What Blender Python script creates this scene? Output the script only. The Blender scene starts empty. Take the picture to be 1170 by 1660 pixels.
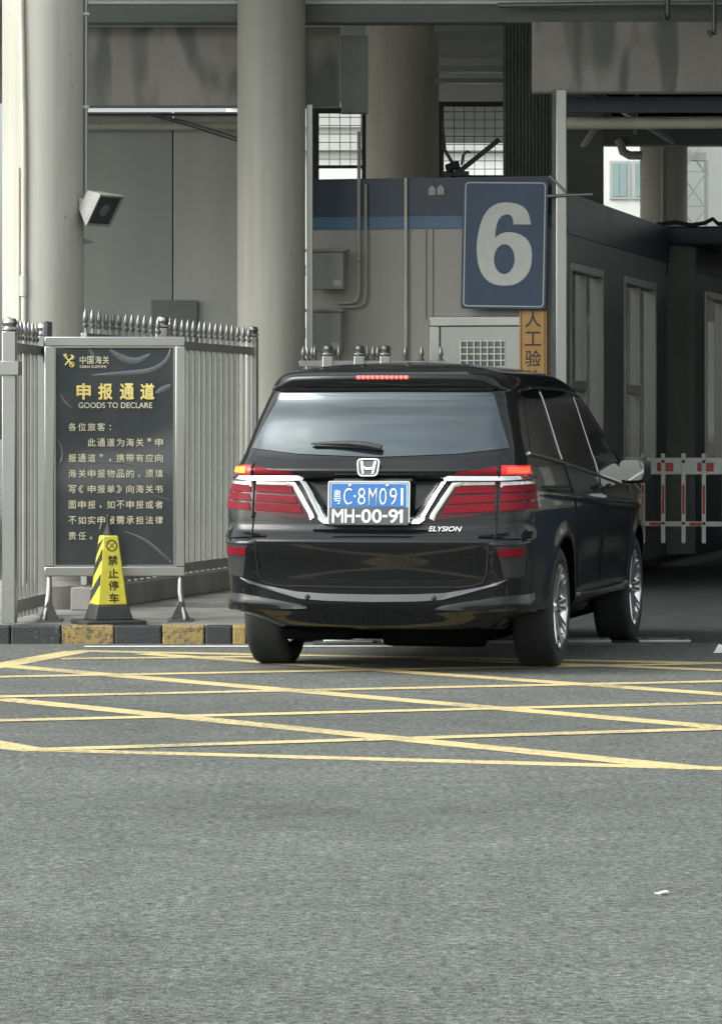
import bpy, bmesh, math, random
import numpy as np
from mathutils import Vector, Matrix, Quaternion
random.seed(7)
S = bpy.context.scene
COL = S.collection
R = math.radians
# ---------------------------------------------------------------- camera, sky, sun, exposure
CAM_H, FPX, CX, HZ = 1.34, 6490.0, 585.0, 700.0      # eye height, focal length and horizon measured off the photograph
cam = bpy.data.cameras.new('camera'); cob = bpy.data.objects.new('camera', cam); COL.objects.link(cob)
cob.location = (0, 0, CAM_H); cob.rotation_euler = (R(90), 0, 0)
cam.sensor_fit = 'VERTICAL'; cam.sensor_height = 24.0; cam.lens = 24.0*FPX/1660.0
cam.shift_y = -(830.0-HZ)/1660.0
cam.clip_start = 0.1; cam.clip_end = 1500
S.camera = cob
sun_dir = Vector((-0.78, -0.34, 0.62)).normalized()
W_ = bpy.data.worlds.new('World'); S.world = W_; W_.use_nodes = True
nt = W_.node_tree; bg = nt.nodes['Background']
sky = nt.nodes.new('ShaderNodeTexSky'); sky.sky_type = 'NISHITA'; sky.sun_disc = False
sky.sun_elevation = math.asin(sun_dir.z); sky.sun_rotation = math.atan2(sun_dir.x, sun_dir.y)
sky.air_density = 1.0; sky.dust_density = 4.0
hs = nt.nodes.new('ShaderNodeHueSaturation'); hs.inputs['Saturation'].default_value = 0.22
nt.links.new(sky.outputs[0], hs.inputs['Color'])
tc = nt.nodes.new('ShaderNodeTexCoord')
mp = nt.nodes.new('ShaderNodeMapping'); mp.inputs['Scale'].default_value = (1.0, 1.0, 2.2)
nz = nt.nodes.new('ShaderNodeTexNoise'); nz.inputs['Scale'].default_value = 3.2; nz.inputs['Detail'].default_value = 6; nz.inputs['Distortion'].default_value = 0.5
nt.links.new(tc.outputs['Generated'], mp.inputs[0]); nt.links.new(mp.outputs[0], nz.inputs['Vector'])
cr = nt.nodes.new('ShaderNodeValToRGB')
cr.color_ramp.elements[0].position = 0.36; cr.color_ramp.elements[0].color = (0.74, 0.80, 0.82, 1)
cr.color_ramp.elements[1].position = 0.66; cr.color_ramp.elements[1].color = (1.28, 1.28, 1.18, 1)
nt.links.new(nz.outputs['Fac'], cr.inputs[0])
mx = nt.nodes.new('ShaderNodeMixRGB'); mx.blend_type = 'MULTIPLY'; mx.inputs[0].default_value = 1
nt.links.new(hs.outputs[0], mx.inputs[1]); nt.links.new(cr.outputs[0], mx.inputs[2])
sx_ = nt.nodes.new('ShaderNodeSeparateXYZ'); nt.links.new(tc.outputs['Generated'], sx_.inputs[0])
gr = nt.nodes.new('ShaderNodeMapRange'); gr.inputs[1].default_value = 0.0; gr.inputs[2].default_value = 0.8; gr.inputs[3].default_value = 0.8; gr.inputs[4].default_value = 1.45
nt.links.new(sx_.outputs[2], gr.inputs[0])                 # an overcast sky is brighter overhead than at the horizon
mg = nt.nodes.new('ShaderNodeMixRGB'); mg.blend_type = 'MULTIPLY'; mg.inputs[0].default_value = 1
nt.links.new(mx.outputs[0], mg.inputs[1]); nt.links.new(gr.outputs[0], mg.inputs[2])
nt.links.new(mg.outputs[0], bg.inputs[0]); bg.inputs[1].default_value = 0.15
sl = bpy.data.lights.new('sun', 'SUN'); sl.energy = 0.36; sl.angle = R(35); sl.color = (1, 0.97, 0.92)
so = bpy.data.objects.new('sun', sl); COL.objects.link(so); so.location = (0, 0, 30)
so.rotation_euler = sun_dir.to_track_quat('Z', 'Y').to_euler()
S.view_settings.view_transform = 'Standard'; S.view_settings.look = 'None'
S.view_settings.exposure = 1.25; S.view_settings.gamma = 1.0
S.render.engine = 'CYCLES'
try:
    S.cycles.use_denoising = True
    S.cycles.max_bounces = 8
except Exception: pass

TH = R(12.4)                                          # the lanes run 12.4 degrees to the right of the view
D = Vector((math.sin(TH), math.cos(TH), 0)); N = Vector((math.cos(TH), -math.sin(TH), 0))
def at(u, v, Y): return Vector(((u-CX)/FPX*Y, Y, CAM_H-(v-HZ)/FPX*Y))
def gnd(u, v, z=0.0):
    Y = (CAM_H-z)*FPX/(v-HZ); return Vector(((u-CX)/FPX*Y, Y, z))

# ---------------------------------------------------------------- materials
def mat(name, col, rough=0.5, metal=0.0, var=0.12, scale=4.0, stretch=(1, 1, 1), bump=0.0, bscale=60.0, coat=0.0, spec=0.5,
        bdist=0.02, bdet=4, emit=None, estr=0.0, col2=None, ramp=(0.35, 0.65), rvar=0.15, ior=None):
    m = bpy.data.materials.new(name); m.use_nodes = True
    t = m.node_tree; b = t.nodes['Principled BSDF']
    c = t.nodes.new('ShaderNodeTexCoord'); mp = t.nodes.new('ShaderNodeMapping'); mp.inputs['Scale'].default_value = stretch
    n = t.nodes.new('ShaderNodeTexNoise'); n.inputs['Scale'].default_value = scale; n.inputs['Detail'].default_value = 7; n.inputs['Roughness'].default_value = 0.6
    t.links.new(c.outputs['Object'], mp.inputs[0]); t.links.new(mp.outputs[0], n.inputs['Vector'])
    rp = t.nodes.new('ShaderNodeValToRGB'); e = rp.color_ramp.elements
    e[0].position, e[1].position = ramp
    c2 = col2 if col2 else tuple(min(1, x*(1+var)) for x in col)
    c1 = col if col2 else tuple(x*(1-var) for x in col)
    e[0].color = (*c1, 1); e[1].color = (*c2, 1)
    t.links.new(n.outputs['Fac'], rp.inputs[0]); t.links.new(rp.outputs[0], b.inputs['Base Color'])
    mr = t.nodes.new('ShaderNodeMapRange'); mr.inputs[3].default_value = max(0, rough*(1-rvar)); mr.inputs[4].default_value = min(1, rough*(1+rvar))
    t.links.new(n.outputs['Fac'], mr.inputs[0]); t.links.new(mr.outputs[0], b.inputs['Roughness'])
    b.inputs['Metallic'].default_value = metal; b.inputs['Specular IOR Level'].default_value = spec
    if ior: b.inputs['IOR'].default_value = ior
    b.inputs['Coat Weight'].default_value = coat; b.inputs['Coat Roughness'].default_value = 0.04
    if bump:
        n2 = t.nodes.new('ShaderNodeTexNoise'); n2.inputs['Scale'].default_value = bscale; n2.inputs['Detail'].default_value = bdet
        t.links.new(mp.outputs[0], n2.inputs['Vector'])
        bp = t.nodes.new('ShaderNodeBump'); bp.inputs['Strength'].default_value = bump; bp.inputs['Distance'].default_value = bdist
        t.links.new(n2.outputs['Fac'], bp.inputs['Height']); t.links.new(bp.outputs[0], b.inputs['Normal'])
    if emit:
        b.inputs['Emission Color'].default_value = (*emit, 1); b.inputs['Emission Strength'].default_value = estr
    return m

def asphalt():
    m = bpy.data.materials.new('asphalt'); m.use_nodes = True
    t = m.node_tree; b = t.nodes['Principled BSDF']; L = t.links.new
    c = t.nodes.new('ShaderNodeTexCoord')
    def noise(s, d=5, r=0.6):
        n = t.nodes.new('ShaderNodeTexNoise'); n.inputs['Scale'].default_value = s; n.inputs['Detail'].default_value = d; n.inputs['Roughness'].default_value = r
        L(c.outputs['Object'], n.inputs['Vector']); return n
    big, grain, fine = noise(0.30, 7, 0.7), noise(36, 5, 0.8), noise(120, 2)
    v = t.nodes.new('ShaderNodeTexVoronoi'); v.inputs['Scale'].default_value = 55; L(c.outputs['Object'], v.inputs['Vector'])
    r1 = t.nodes.new('ShaderNodeValToRGB'); e = r1.color_ramp.elements
    e[0].position = 0.30; e[0].color = (0.093, 0.100, 0.096, 1); e[1].position = 0.70; e[1].color = (0.166, 0.176, 0.168, 1)
    L(big.outputs['Fac'], r1.inputs[0])
    r2 = t.nodes.new('ShaderNodeValToRGB'); e = r2.color_ramp.elements
    e[0].position = 0.38; e[0].color = (0.22, 0.23, 0.24, 1); e[1].position = 0.62; e[1].color = (2.1, 2.08, 2.0, 1)
    L(grain.outputs['Fac'], r2.inputs[0])
    m1 = t.nodes.new('ShaderNodeMixRGB'); m1.blend_type = 'MULTIPLY'; m1.inputs[0].default_value = 0.9
    L(r1.outputs[0], m1.inputs[1]); L(r2.outputs[0], m1.inputs[2])
    r3 = t.nodes.new('ShaderNodeValToRGB'); e = r3.color_ramp.elements
    e[0].position = 0.0; e[0].color = (1.35, 1.33, 1.28, 1); e[1].position = 0.5; e[1].color = (0.8, 0.8, 0.8, 1)
    L(v.outputs['Distance'], r3.inputs[0])
    m2 = t.nodes.new('ShaderNodeMixRGB'); m2.blend_type = 'MULTIPLY'; m2.inputs[0].default_value = 0.7
    L(m1.outputs[0], m2.inputs[1]); L(r3.outputs[0], m2.inputs[2])
    mid = noise(5.5, 6, 0.75); rm_ = t.nodes.new('ShaderNodeValToRGB'); e = rm_.color_ramp.elements
    e[0].position = 0.32; e[0].color = (0.74, 0.74, 0.75, 1); e[1].position = 0.68; e[1].color = (1.22, 1.22, 1.2, 1); L(mid.outputs['Fac'], rm_.inputs[0])
    m5 = t.nodes.new('ShaderNodeMixRGB'); m5.blend_type = 'MULTIPLY'; m5.inputs[0].default_value = 1; L(m2.outputs[0], m5.inputs[1]); L(rm_.outputs[0], m5.inputs[2]); m2 = m5
    oil = noise(1.1, 3, 0.5); ro = t.nodes.new('ShaderNodeValToRGB'); e = ro.color_ramp.elements
    e[0].position = 0.60; e[0].color = (1, 1, 1, 1); e[1].position = 0.72; e[1].color = (0.84, 0.84, 0.85, 1); L(oil.outputs['Fac'], ro.inputs[0])
    m3 = t.nodes.new('ShaderNodeMixRGB'); m3.blend_type = 'MULTIPLY'; m3.inputs[0].default_value = 1; L(m2.outputs[0], m3.inputs[1]); L(ro.outputs[0], m3.inputs[2])
    v2 = t.nodes.new('ShaderNodeTexVoronoi'); v2.inputs['Scale'].default_value = 2.3; L(c.outputs['Object'], v2.inputs['Vector'])
    lt_ = t.nodes.new('ShaderNodeMath'); lt_.operation = 'LESS_THAN'; lt_.inputs[1].default_value = 0.022; L(v2.outputs['Distance'], lt_.inputs[0])
    m4 = t.nodes.new('ShaderNodeMixRGB'); L(lt_.outputs[0], m4.inputs[0]); L(m3.outputs[0], m4.inputs[1]); m4.inputs[2].default_value = (0.34, 0.34, 0.31, 1)
    L(m4.outputs[0], b.inputs['Base Color'])
    b.inputs['Roughness'].default_value = 0.75; b.inputs['Specular IOR Level'].default_value = 0.35
    ad = t.nodes.new('ShaderNodeMath'); ad.operation = 'ADD'; L(grain.outputs['Fac'], ad.inputs[0]); L(fine.outputs['Fac'], ad.inputs[1])
    bp = t.nodes.new('ShaderNodeBump'); bp.inputs['Strength'].default_value = 0.9; bp.inputs['Distance'].default_value = 0.022
    L(ad.outputs[0], bp.inputs['Height']); L(bp.outputs[0], b.inputs['Normal'])
    return m

def worn_paint(name, col, under=(0.08, 0.08, 0.078), thr=0.36):
    """road paint with chips through which the asphalt shows"""
    m = mat(name, col, 0.6, var=0.10, scale=9, bump=0.4, bscale=90)
    t = m.node_tree; b = t.nodes['Principled BSDF']; L = t.links.new
    src = b.inputs['Base Color'].links[0].from_socket
    c = t.nodes.new('ShaderNodeTexCoord'); n = t.nodes.new('ShaderNodeTexNoise'); n.inputs['Scale'].default_value = 30; n.inputs['Detail'].default_value = 8; n.inputs['Roughness'].default_value = 0.75
    L(c.outputs['Object'], n.inputs['Vector'])
    rp = t.nodes.new('ShaderNodeValToRGB'); rp.color_ramp.elements[0].position = thr; rp.color_ramp.elements[1].position = thr+0.06
    L(n.outputs['Fac'], rp.inputs[0])
    n3 = t.nodes.new('ShaderNodeTexNoise'); n3.inputs['Scale'].default_value = 1.6; n3.inputs['Detail'].default_value = 3; L(c.outputs['Object'], n3.inputs['Vector'])
    wr = t.nodes.new('ShaderNodeMapRange'); wr.inputs[1].default_value = 0.35; wr.inputs[2].default_value = 0.7; wr.inputs[3].default_value = 0.0; wr.inputs[4].default_value = -0.16; L(n3.outputs['Fac'], wr.inputs[0])
    ad = t.nodes.new('ShaderNodeMath'); ad.operation = 'ADD'; L(n.outputs['Fac'], ad.inputs[0]); L(wr.outputs[0], ad.inputs[1]); L(ad.outputs[0], rp.inputs[0])
    mxx = t.nodes.new('ShaderNodeMixRGB'); L(rp.outputs[0], mxx.inputs[0]); mxx.inputs[1].default_value = (*under, 1); L(src, mxx.inputs[2])
    L(mxx.outputs[0], b.inputs['Base Color']); return m

def stained(name):
    """sheet metal fascia with long water stains running down it"""
    m = mat(name, (0.29, 0.27, 0.243), 0.55, var=0.10, scale=3, bump=0.25, bscale=5)
    t = m.node_tree; b = t.nodes['Principled BSDF']; L = t.links.new
    src = b.inputs['Base Color'].links[0].from_socket
    c = t.nodes.new('ShaderNodeTexCoord'); mp = t.nodes.new('ShaderNodeMapping'); mp.inputs['Scale'].default_value = (2.4, 2.4, 0.8)
    L(c.outputs['Object'], mp.inputs[0])
    n = t.nodes.new('ShaderNodeTexNoise'); n.inputs['Scale'].default_value = 1.5; n.inputs['Detail'].default_value = 1.5; n.inputs['Distortion'].default_value = 0.6
    L(mp.outputs[0], n.inputs['Vector'])
    rp = t.nodes.new('ShaderNodeValToRGB'); e = rp.color_ramp.elements
    e[0].position = 0.36; e[0].color = (0.0, 0.0, 0.0, 1); e[1].position = 0.50; e[1].color = (1, 1, 1, 1)
    L(n.outputs['Fac'], rp.inputs[0])
    mxx = t.nodes.new('ShaderNodeMixRGB'); mxx.blend_type = 'MIX'
    L(rp.outputs[0], mxx.inputs[0]); mxx.inputs[1].default_value = (0.13, 0.135, 0.125, 1); L(src, mxx.inputs[2])
    L(mxx.outputs[0], b.inputs['Base Color']); return m

def column_mat(name, col, var):
    m = mat(name, col, 0.6, var=var, scale=1.3, stretch=(1, 1, 0.25), bump=0.06, bscale=25); t = m.node_tree; b = t.nodes['Principled BSDF']; L = t.links.new
    src = b.inputs['Base Color'].links[0].from_socket
    c = t.nodes.new('ShaderNodeTexCoord'); mp = t.nodes.new('ShaderNodeMapping'); mp.inputs['Scale'].default_value = (5, 5, 0.3); L(c.outputs['Object'], mp.inputs[0])
    n = t.nodes.new('ShaderNodeTexNoise'); n.inputs['Scale'].default_value = 2.2; n.inputs['Detail'].default_value = 6; L(mp.outputs[0], n.inputs['Vector'])
    rp = t.nodes.new('ShaderNodeValToRGB'); e = rp.color_ramp.elements; e[0].position = 0.30; e[0].color = (0.87, 0.86, 0.82, 1); e[1].position = 0.55; e[1].color = (1, 1, 1, 1); L(n.outputs['Fac'], rp.inputs[0])
    n2 = t.nodes.new('ShaderNodeTexNoise'); n2.inputs['Scale'].default_value = 14; n2.inputs['Detail'].default_value = 3; L(c.outputs['Object'], n2.inputs['Vector'])
    r2 = t.nodes.new('ShaderNodeValToRGB'); e = r2.color_ramp.elements; e[0].position = 0.24; e[0].color = (0.6, 0.57, 0.5, 1); e[1].position = 0.30; e[1].color = (1, 1, 1, 1); L(n2.outputs['Fac'], r2.inputs[0])
    m1 = t.nodes.new('ShaderNodeMixRGB'); m1.blend_type = 'MULTIPLY'; m1.inputs[0].default_value = 1; L(src, m1.inputs[1]); L(rp.outputs[0], m1.inputs[2])
    m2 = t.nodes.new('ShaderNodeMixRGB'); m2.blend_type = 'MULTIPLY'; m2.inputs[0].default_value = 1; L(m1.outputs[0], m2.inputs[1]); L(r2.outputs[0], m2.inputs[2])
    L(m2.outputs[0], b.inputs['Base Color']); return m

M = dict(
    asphalt=asphalt(),
    yellow_line=worn_paint('yellow_road_paint', (0.52, 0.42, 0.20), under=(.18,.165,.12), thr=0.34),
    white_line=worn_paint('white_road_paint', (0.62, 0.62, 0.60), thr=0.28),
    lane=mat('dark_lane_surface', (0.026, 0.030, 0.030), 0.75, var=0.3, scale=5, bump=0.5, bscale=60),
    pave=mat('island_concrete', (0.17, 0.168, 0.155), 0.8, var=0.25, scale=2.5, bump=0.3, bscale=40),
    kerb_black=worn_paint('black_kerb_paint', (0.022, 0.025, 0.027), under=(0.10, 0.10, 0.09), thr=0.25),
    kerb_yellow=worn_paint('yellow_kerb_paint', (0.28, 0.195, 0.06), under=(0.085, 0.075, 0.05), thr=0.33),
    plinth=mat('plinth_concrete', (0.20, 0.19, 0.175), 0.85, var=0.2, scale=3, bump=0.2, stretch=(1, 1, 0.5)),
    column=column_mat('column_paint', (0.385, 0.378, 0.335), 0.08),
    column_brown=column_mat('brown_grey_column_paint', (0.50, 0.475, 0.41), 0.08),
    pipe=mat('cream_pipe', (0.46, 0.44, 0.37), 0.45, var=0.08),
    wall_dark=mat('wall_panel_dark', (0.36, 0.376, 0.352), 0.6, var=0.10, scale=1.5, stretch=(1, 1, 0.3)),
    wall_light=mat('wall_panel_light', (0.46, 0.463, 0.43), 0.6, var=0.10, scale=1.5, stretch=(1, 1, 0.3)),
    fascia=stained('stained_fascia'),
    beam=mat('dark_beam', (0.14, 0.152, 0.147), 0.6, var=0.2, scale=3, stretch=(0.3, 1, 1)),
    soffit=mat('soffit', (0.62, 0.62, 0.58), 0.7, var=0.12, scale=1),
    dark_panel=mat('dark_panel', (0.17, 0.183, 0.172), 0.55, var=0.15, scale=3),
    frame_dark=mat('dark_frame', (0.045, 0.05, 0.05), 0.5, var=0.15),
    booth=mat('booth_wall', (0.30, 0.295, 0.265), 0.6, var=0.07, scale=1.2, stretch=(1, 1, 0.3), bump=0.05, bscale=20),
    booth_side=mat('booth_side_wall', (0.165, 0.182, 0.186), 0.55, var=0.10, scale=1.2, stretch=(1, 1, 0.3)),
    navy=mat('navy_band', (0.026, 0.038, 0.060), 0.45, var=0.12, scale=2),
    blue=mat('blue_band', (0.06, 0.125, 0.20), 0.45, var=0.10, scale=2),
    steel=mat('stainless_steel', (0.43, 0.43, 0.41), 0.30, metal=1.0, var=0.05, scale=3, stretch=(1, 1, 0.3), rvar=0.06),
    steel_dull=mat('dull_steel', (0.34, 0.34, 0.325), 0.42, metal=0.9, var=0.05, scale=3, stretch=(1, 1, 0.3), rvar=0.06),
    steel_dark=mat('dark_steel', (0.11, 0.115, 0.115), 0.4, metal=0.7, var=0.2, scale=10),
    picket=mat('picket_steel', (0.24, 0.24, 0.23), 0.40, metal=0.9, var=0.10, scale=4, rvar=0.1),
    grey_box=mat('grey_box', (0.27, 0.275, 0.25), 0.5, var=0.08),
    sign_blue=mat('sign_blue', (0.017, 0.042, 0.085), 0.4, var=0.12, scale=5),
    sign_white=mat('sign_white', (0.44, 0.45, 0.43), 0.5, var=0.06, scale=9),
    sign_orange=mat('sign_orange', (0.38, 0.205, 0.06), 0.5, var=0.10, scale=8),
    ink=mat('black_ink', (0.02, 0.02, 0.02), 0.5),
    board=mat('sign_board_black', (0.030, 0.035, 0.038), 0.14, var=0.15, scale=3, bump=1.0, bscale=1.25, bdist=0.10, bdet=0.6, coat=0.0, spec=0.8),
    film=mat('film_reflection_grey', (0.085, 0.092, 0.094), 0.22, var=0.1, scale=8, spec=0.6),  # paler grey stands in for reflections on the board's cover
    gold=mat('gold_lettering', (0.62, 0.50, 0.17), 0.4, var=0.12, scale=30),
    gold_pale=mat('pale_gold_lettering', (0.47, 0.44, 0.31), 0.5, var=0.15, scale=30),
    cone_yellow=mat('cone_yellow', (0.55, 0.49, 0.055), 0.45, var=0.10, scale=14),
    rubber=mat('black_rubber', (0.022, 0.024, 0.024), 0.7, var=0.25, scale=20, bump=0.1),
    gate_white=mat('gate_white', (0.62, 0.63, 0.60), 0.5, var=0.10, scale=9),
    gate_red=mat('gate_red', (0.42, 0.06, 0.05), 0.5, var=0.15, scale=12),
    glass_dark=mat('dark_window_glass', (0.13, 0.145, 0.135), 0.06, var=0.2, scale=1.5, spec=0.6),
    pale_wall=mat('pale_far_wall', (0.72, 0.73, 0.70), 0.7, var=0.06, scale=0.4),
    pale_wall2=mat('grey_far_wall', (0.42, 0.42, 0.40), 0.7, var=0.08, scale=0.4),
    far_glass=mat('far_window_glass', (0.25, 0.34, 0.34), 0.15, var=0.15, scale=0.6),
    lamp_white=mat('lamp_housing', (0.25, 0.25, 0.235), 0.4, var=0.08),
    mirror_glass=mat('mirror_glass', (0.42, 0.44, 0.44), 0.05, metal=1.0, var=0.05),
    reflector=mat('lamp_reflector', (0.8, 0.8, 0.8), 0.12, metal=1.0),
    bulb=mat('lamp_glass', (0.045, 0.05, 0.05), 0.05, spec=0.8),
    # car
    paint=mat('black_car_paint', (0.0045, 0.0052, 0.006), 0.30, var=0.10, scale=40, coat=0.7, spec=0.05),
    gloss_trim=mat('black_gloss_trim', (0.022, 0.024, 0.028), 0.12, var=0.15, coat=0.8),
    car_glass=mat('tinted_car_glass', (0.010, 0.013, 0.016), 0.04, var=0.1, spec=0.9, coat=0.6),
    side_glass=mat('tinted_side_glass', (0.008, 0.009, 0.010), 0.03, var=0.1, spec=0.3),
    chrome=mat('chrome', (0.60, 0.60, 0.59), 0.10, metal=1.0, var=0.04),
    satin=mat('satin_silver_trim', (0.55, 0.54, 0.50), 0.3, metal=0.8, var=0.1),
    plastic=mat('black_plastic', (0.014, 0.015, 0.016), 0.55, var=0.2, scale=30),
    gap=mat('panel_gap', (0.002, 0.002, 0.002), 0.9),
    lamp_red=mat('red_lamp_lens', (0.045, 0.004, 0.007), 0.12, var=0.2, scale=20, coat=0.3, spec=0.2),
    lamp_rib=mat('red_lamp_rib', (0.135, 0.008, 0.014), 0.4, var=0.12, scale=30, spec=0.08),
    lamp_glow=mat('glowing_red_lens', (0.25, 0.012, 0.015), 0.25, emit=(1.0, 0.03, 0.03), estr=0.22),
    underbody=mat('underbody_black', (0.004, 0.0045, 0.0045), 0.95, spec=0.0),
    lamp_dark=mat('dark_red_lamp', (0.045, 0.006, 0.009), 0.12, coat=1.0),
    lit_red=mat('lit_red_lamp', (0.7, 0.05, 0.02), 0.3, emit=(1.0, 0.03, 0.012), estr=1.5),
    lit_amber=mat('lit_amber_lamp', (0.8, 0.2, 0.02), 0.3, emit=(1.0, 0.14, 0.012), estr=1.2),
    led=mat('lit_brake_led', (0.9, 0.05, 0.03), 0.3, emit=(1.0, 0.04, 0.03), estr=3.2),
    clear_lens=mat('clear_lamp_lens', (0.55, 0.52, 0.52), 0.12, metal=0.6, var=0.2, scale=30),
    tyre=mat('tyre_rubber', (0.016, 0.0175, 0.0175), 0.75, var=0.2, scale=25, bump=0.1),
    alloy=mat('alloy', (0.72, 0.72, 0.71), 0.18, metal=1.0, var=0.06),
    plate_blue=mat('plate_blue', (0.018, 0.115, 0.34), 0.4, var=0.06, scale=20),
    plate_black=mat('plate_black', (0.055, 0.058, 0.062), 0.4, var=0.10, scale=20),
    plate_white=mat('plate_white', (0.62, 0.65, 0.66), 0.45, var=0.04),
)

M['car_glass'].node_tree.nodes['Principled BSDF'].inputs['Specular Tint'].default_value = (0.72, 0.90, 1.0, 1)   # blue of the reflected sky put into the glass colour
# ---------------------------------------------------------------- mesh helpers
class MB:
    def __init__(s): s.v, s.f, s.mi = [], [], []
    def add(s, vs, fs, mi=0):
        k = len(s.v); s.v += [tuple(x) for x in vs]; s.f += [tuple(i+k for i in f) for f in fs]; s.mi += [mi]*len(fs); return s
    def box(s, x0, x1, y0, y1, z0, z1, mi=0, rot=None, c=None):
        vs = [Vector((x, y, z)) for z in (z0, z1) for y in (y0, y1) for x in (x0, x1)]
        if rot is not None:
            c = Vector(c) if c is not None else Vector(((x0+x1)/2, (y0+y1)/2, (z0+z1)/2)); vs = [rot @ (p-c)+c for p in vs]
        return s.add(vs, [(0, 2, 3, 1), (4, 5, 7, 6), (0, 1, 5, 4), (2, 6, 7, 3), (0, 4, 6, 2), (1, 3, 7, 5)], mi)
    def bar(s, a, b, w, h=None, mi=0):
        a, b = Vector(a), Vector(b); h = h or w; d = (b-a).normalized()
        up = Vector((0, 0, 1)) if abs(d.z) < 0.95 else Vector((0, 1, 0))
        x = d.cross(up).normalized()*w/2; y = x.normalized().cross(d).normalized()*h/2
        vs = [p+i*x+j*y for p in (a, b) for j in (-1, 1) for i in (-1, 1)]
        return s.add(vs, [(0, 2, 3, 1), (4, 5, 7, 6), (0, 1, 5, 4), (2, 6, 7, 3), (0, 4, 6, 2), (1, 3, 7, 5)], mi)
    def tube(s, path, r, n=12, mi=0, closed=False):
        P = [Vector(p) for p in path]; m = len(P); rs = r if isinstance(r, (list, tuple)) else [r]*m
        T = []
        for i in range(m):
            if closed: T.append((P[(i+1) % m]-P[i-1]).normalized())
            else: T.append((P[min(i+1, m-1)]-P[max(i-1, 0)]).normalized())
        x = T[0].orthogonal().normalized(); vs = []
        for i in range(m):
            x = (x-T[i]*x.dot(T[i])).normalized(); y = T[i].cross(x)
            for k in range(n):
                a = 2*math.pi*k/n; vs.append(P[i]+(x*math.cos(a)+y*math.sin(a))*rs[i])
        fs = []
        for i in range(m if closed else m-1):
            j = (i+1) % m
            for k in range(n): fs.append((i*n+k, i*n+(k+1) % n, j*n+(k+1) % n, j*n+k))
        if not closed: fs += [tuple(range(n-1, -1, -1)), tuple(range((m-1)*n, m*n))]
        return s.add(vs, fs, mi)
    def cyl(s, a, b, r, n=20, mi=0): return s.tube([a, b], r, n, mi)
    def lathe(s, prof, n=32, axis='z', c=(0, 0, 0), mi=0, caps=True):
        vs, fs = [], []; c = Vector(c); m = len(prof)
        for r, h in prof:
            for k in range(n):
                a = 2*math.pi*k/n; p, q = r*math.cos(a), r*math.sin(a)
                vs.append(c+Vector({'z': (p, q, h), 'x': (h, p, q), 'y': (q, h, p)}[axis]))
        for i in range(m-1):
            for k in range(n): fs.append((i*n+k, i*n+(k+1) % n, (i+1)*n+(k+1) % n, (i+1)*n+k))
        if caps: fs += [tuple(range(n-1, -1, -1)), tuple(range((m-1)*n, m*n))]
        return s.add(vs, fs, mi)
    def prism(s, poly, y0, y1, mi=0):                      # polygon in (x, z), extruded along y
        n = len(poly); vs = [(x, y0, z) for x, z in poly]+[(x, y1, z) for x, z in poly]
        return s.add(vs, [tuple(range(n)), tuple(range(2*n-1, n-1, -1))]+[(i, i+n, (i+1) % n+n, (i+1) % n) for i in range(n)], mi)
    def slab(s, poly, z0, z1, mi=0):                       # polygon in (x, y), extruded along z
        n = len(poly); vs = [(x, y, z0) for x, y in poly]+[(x, y, z1) for x, y in poly]
        return s.add(vs, [tuple(range(n-1, -1, -1)), tuple(range(n, 2*n))]+[(i, (i+1) % n, (i+1) % n+n, i+n) for i in range(n)], mi)
    def build(s, name, m, parent=None, smooth=True, bev=0.0, loc=None, rz=0.0):
        me = bpy.data.meshes.new(name); me.from_pydata(s.v, [], s.f)
        for x in (m if isinstance(m, (list, tuple)) else [m]): me.materials.append(x)
        me.polygons.foreach_set('material_index', s.mi)
        bm = bmesh.new(); bm.from_mesh(me); bmesh.ops.recalc_face_normals(bm, faces=bm.faces); bm.to_mesh(me); bm.free()
        if smooth: me.shade_smooth(); me.set_sharp_from_angle(angle=R(38))
        o = bpy.data.objects.new(name, me); COL.objects.link(o)
        if parent: o.parent = parent
        if loc is not None: o.location = loc
        o.rotation_euler.z = rz
        if bev:
            b = o.modifiers.new('bevel', 'BEVEL'); b.width = bev; b.segments = 2; b.limit_method = 'ANGLE'; b.angle_limit = R(40)
        return o
def tag(o, label=None, cat=None, group=None, kind=None):
    for k, v in (('label', label), ('category', cat), ('group', group), ('kind', kind)):
        if v: o[k] = v
    return o
def thing(name, label, cat, loc=(0, 0, 0), rz=0.0, group=None):
    o = bpy.data.objects.new(name, None); COL.objects.link(o); o.empty_display_size = 0.2
    o.location = loc; o.rotation_euler.z = rz; return tag(o, label, cat, group)
def dup(o, parent=None):
    c = o.copy(); COL.objects.link(c)
    if parent: c.parent = parent
    for ch in [x for x in bpy.data.objects if x.parent == o]: dup(ch, c)
    return c
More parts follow.
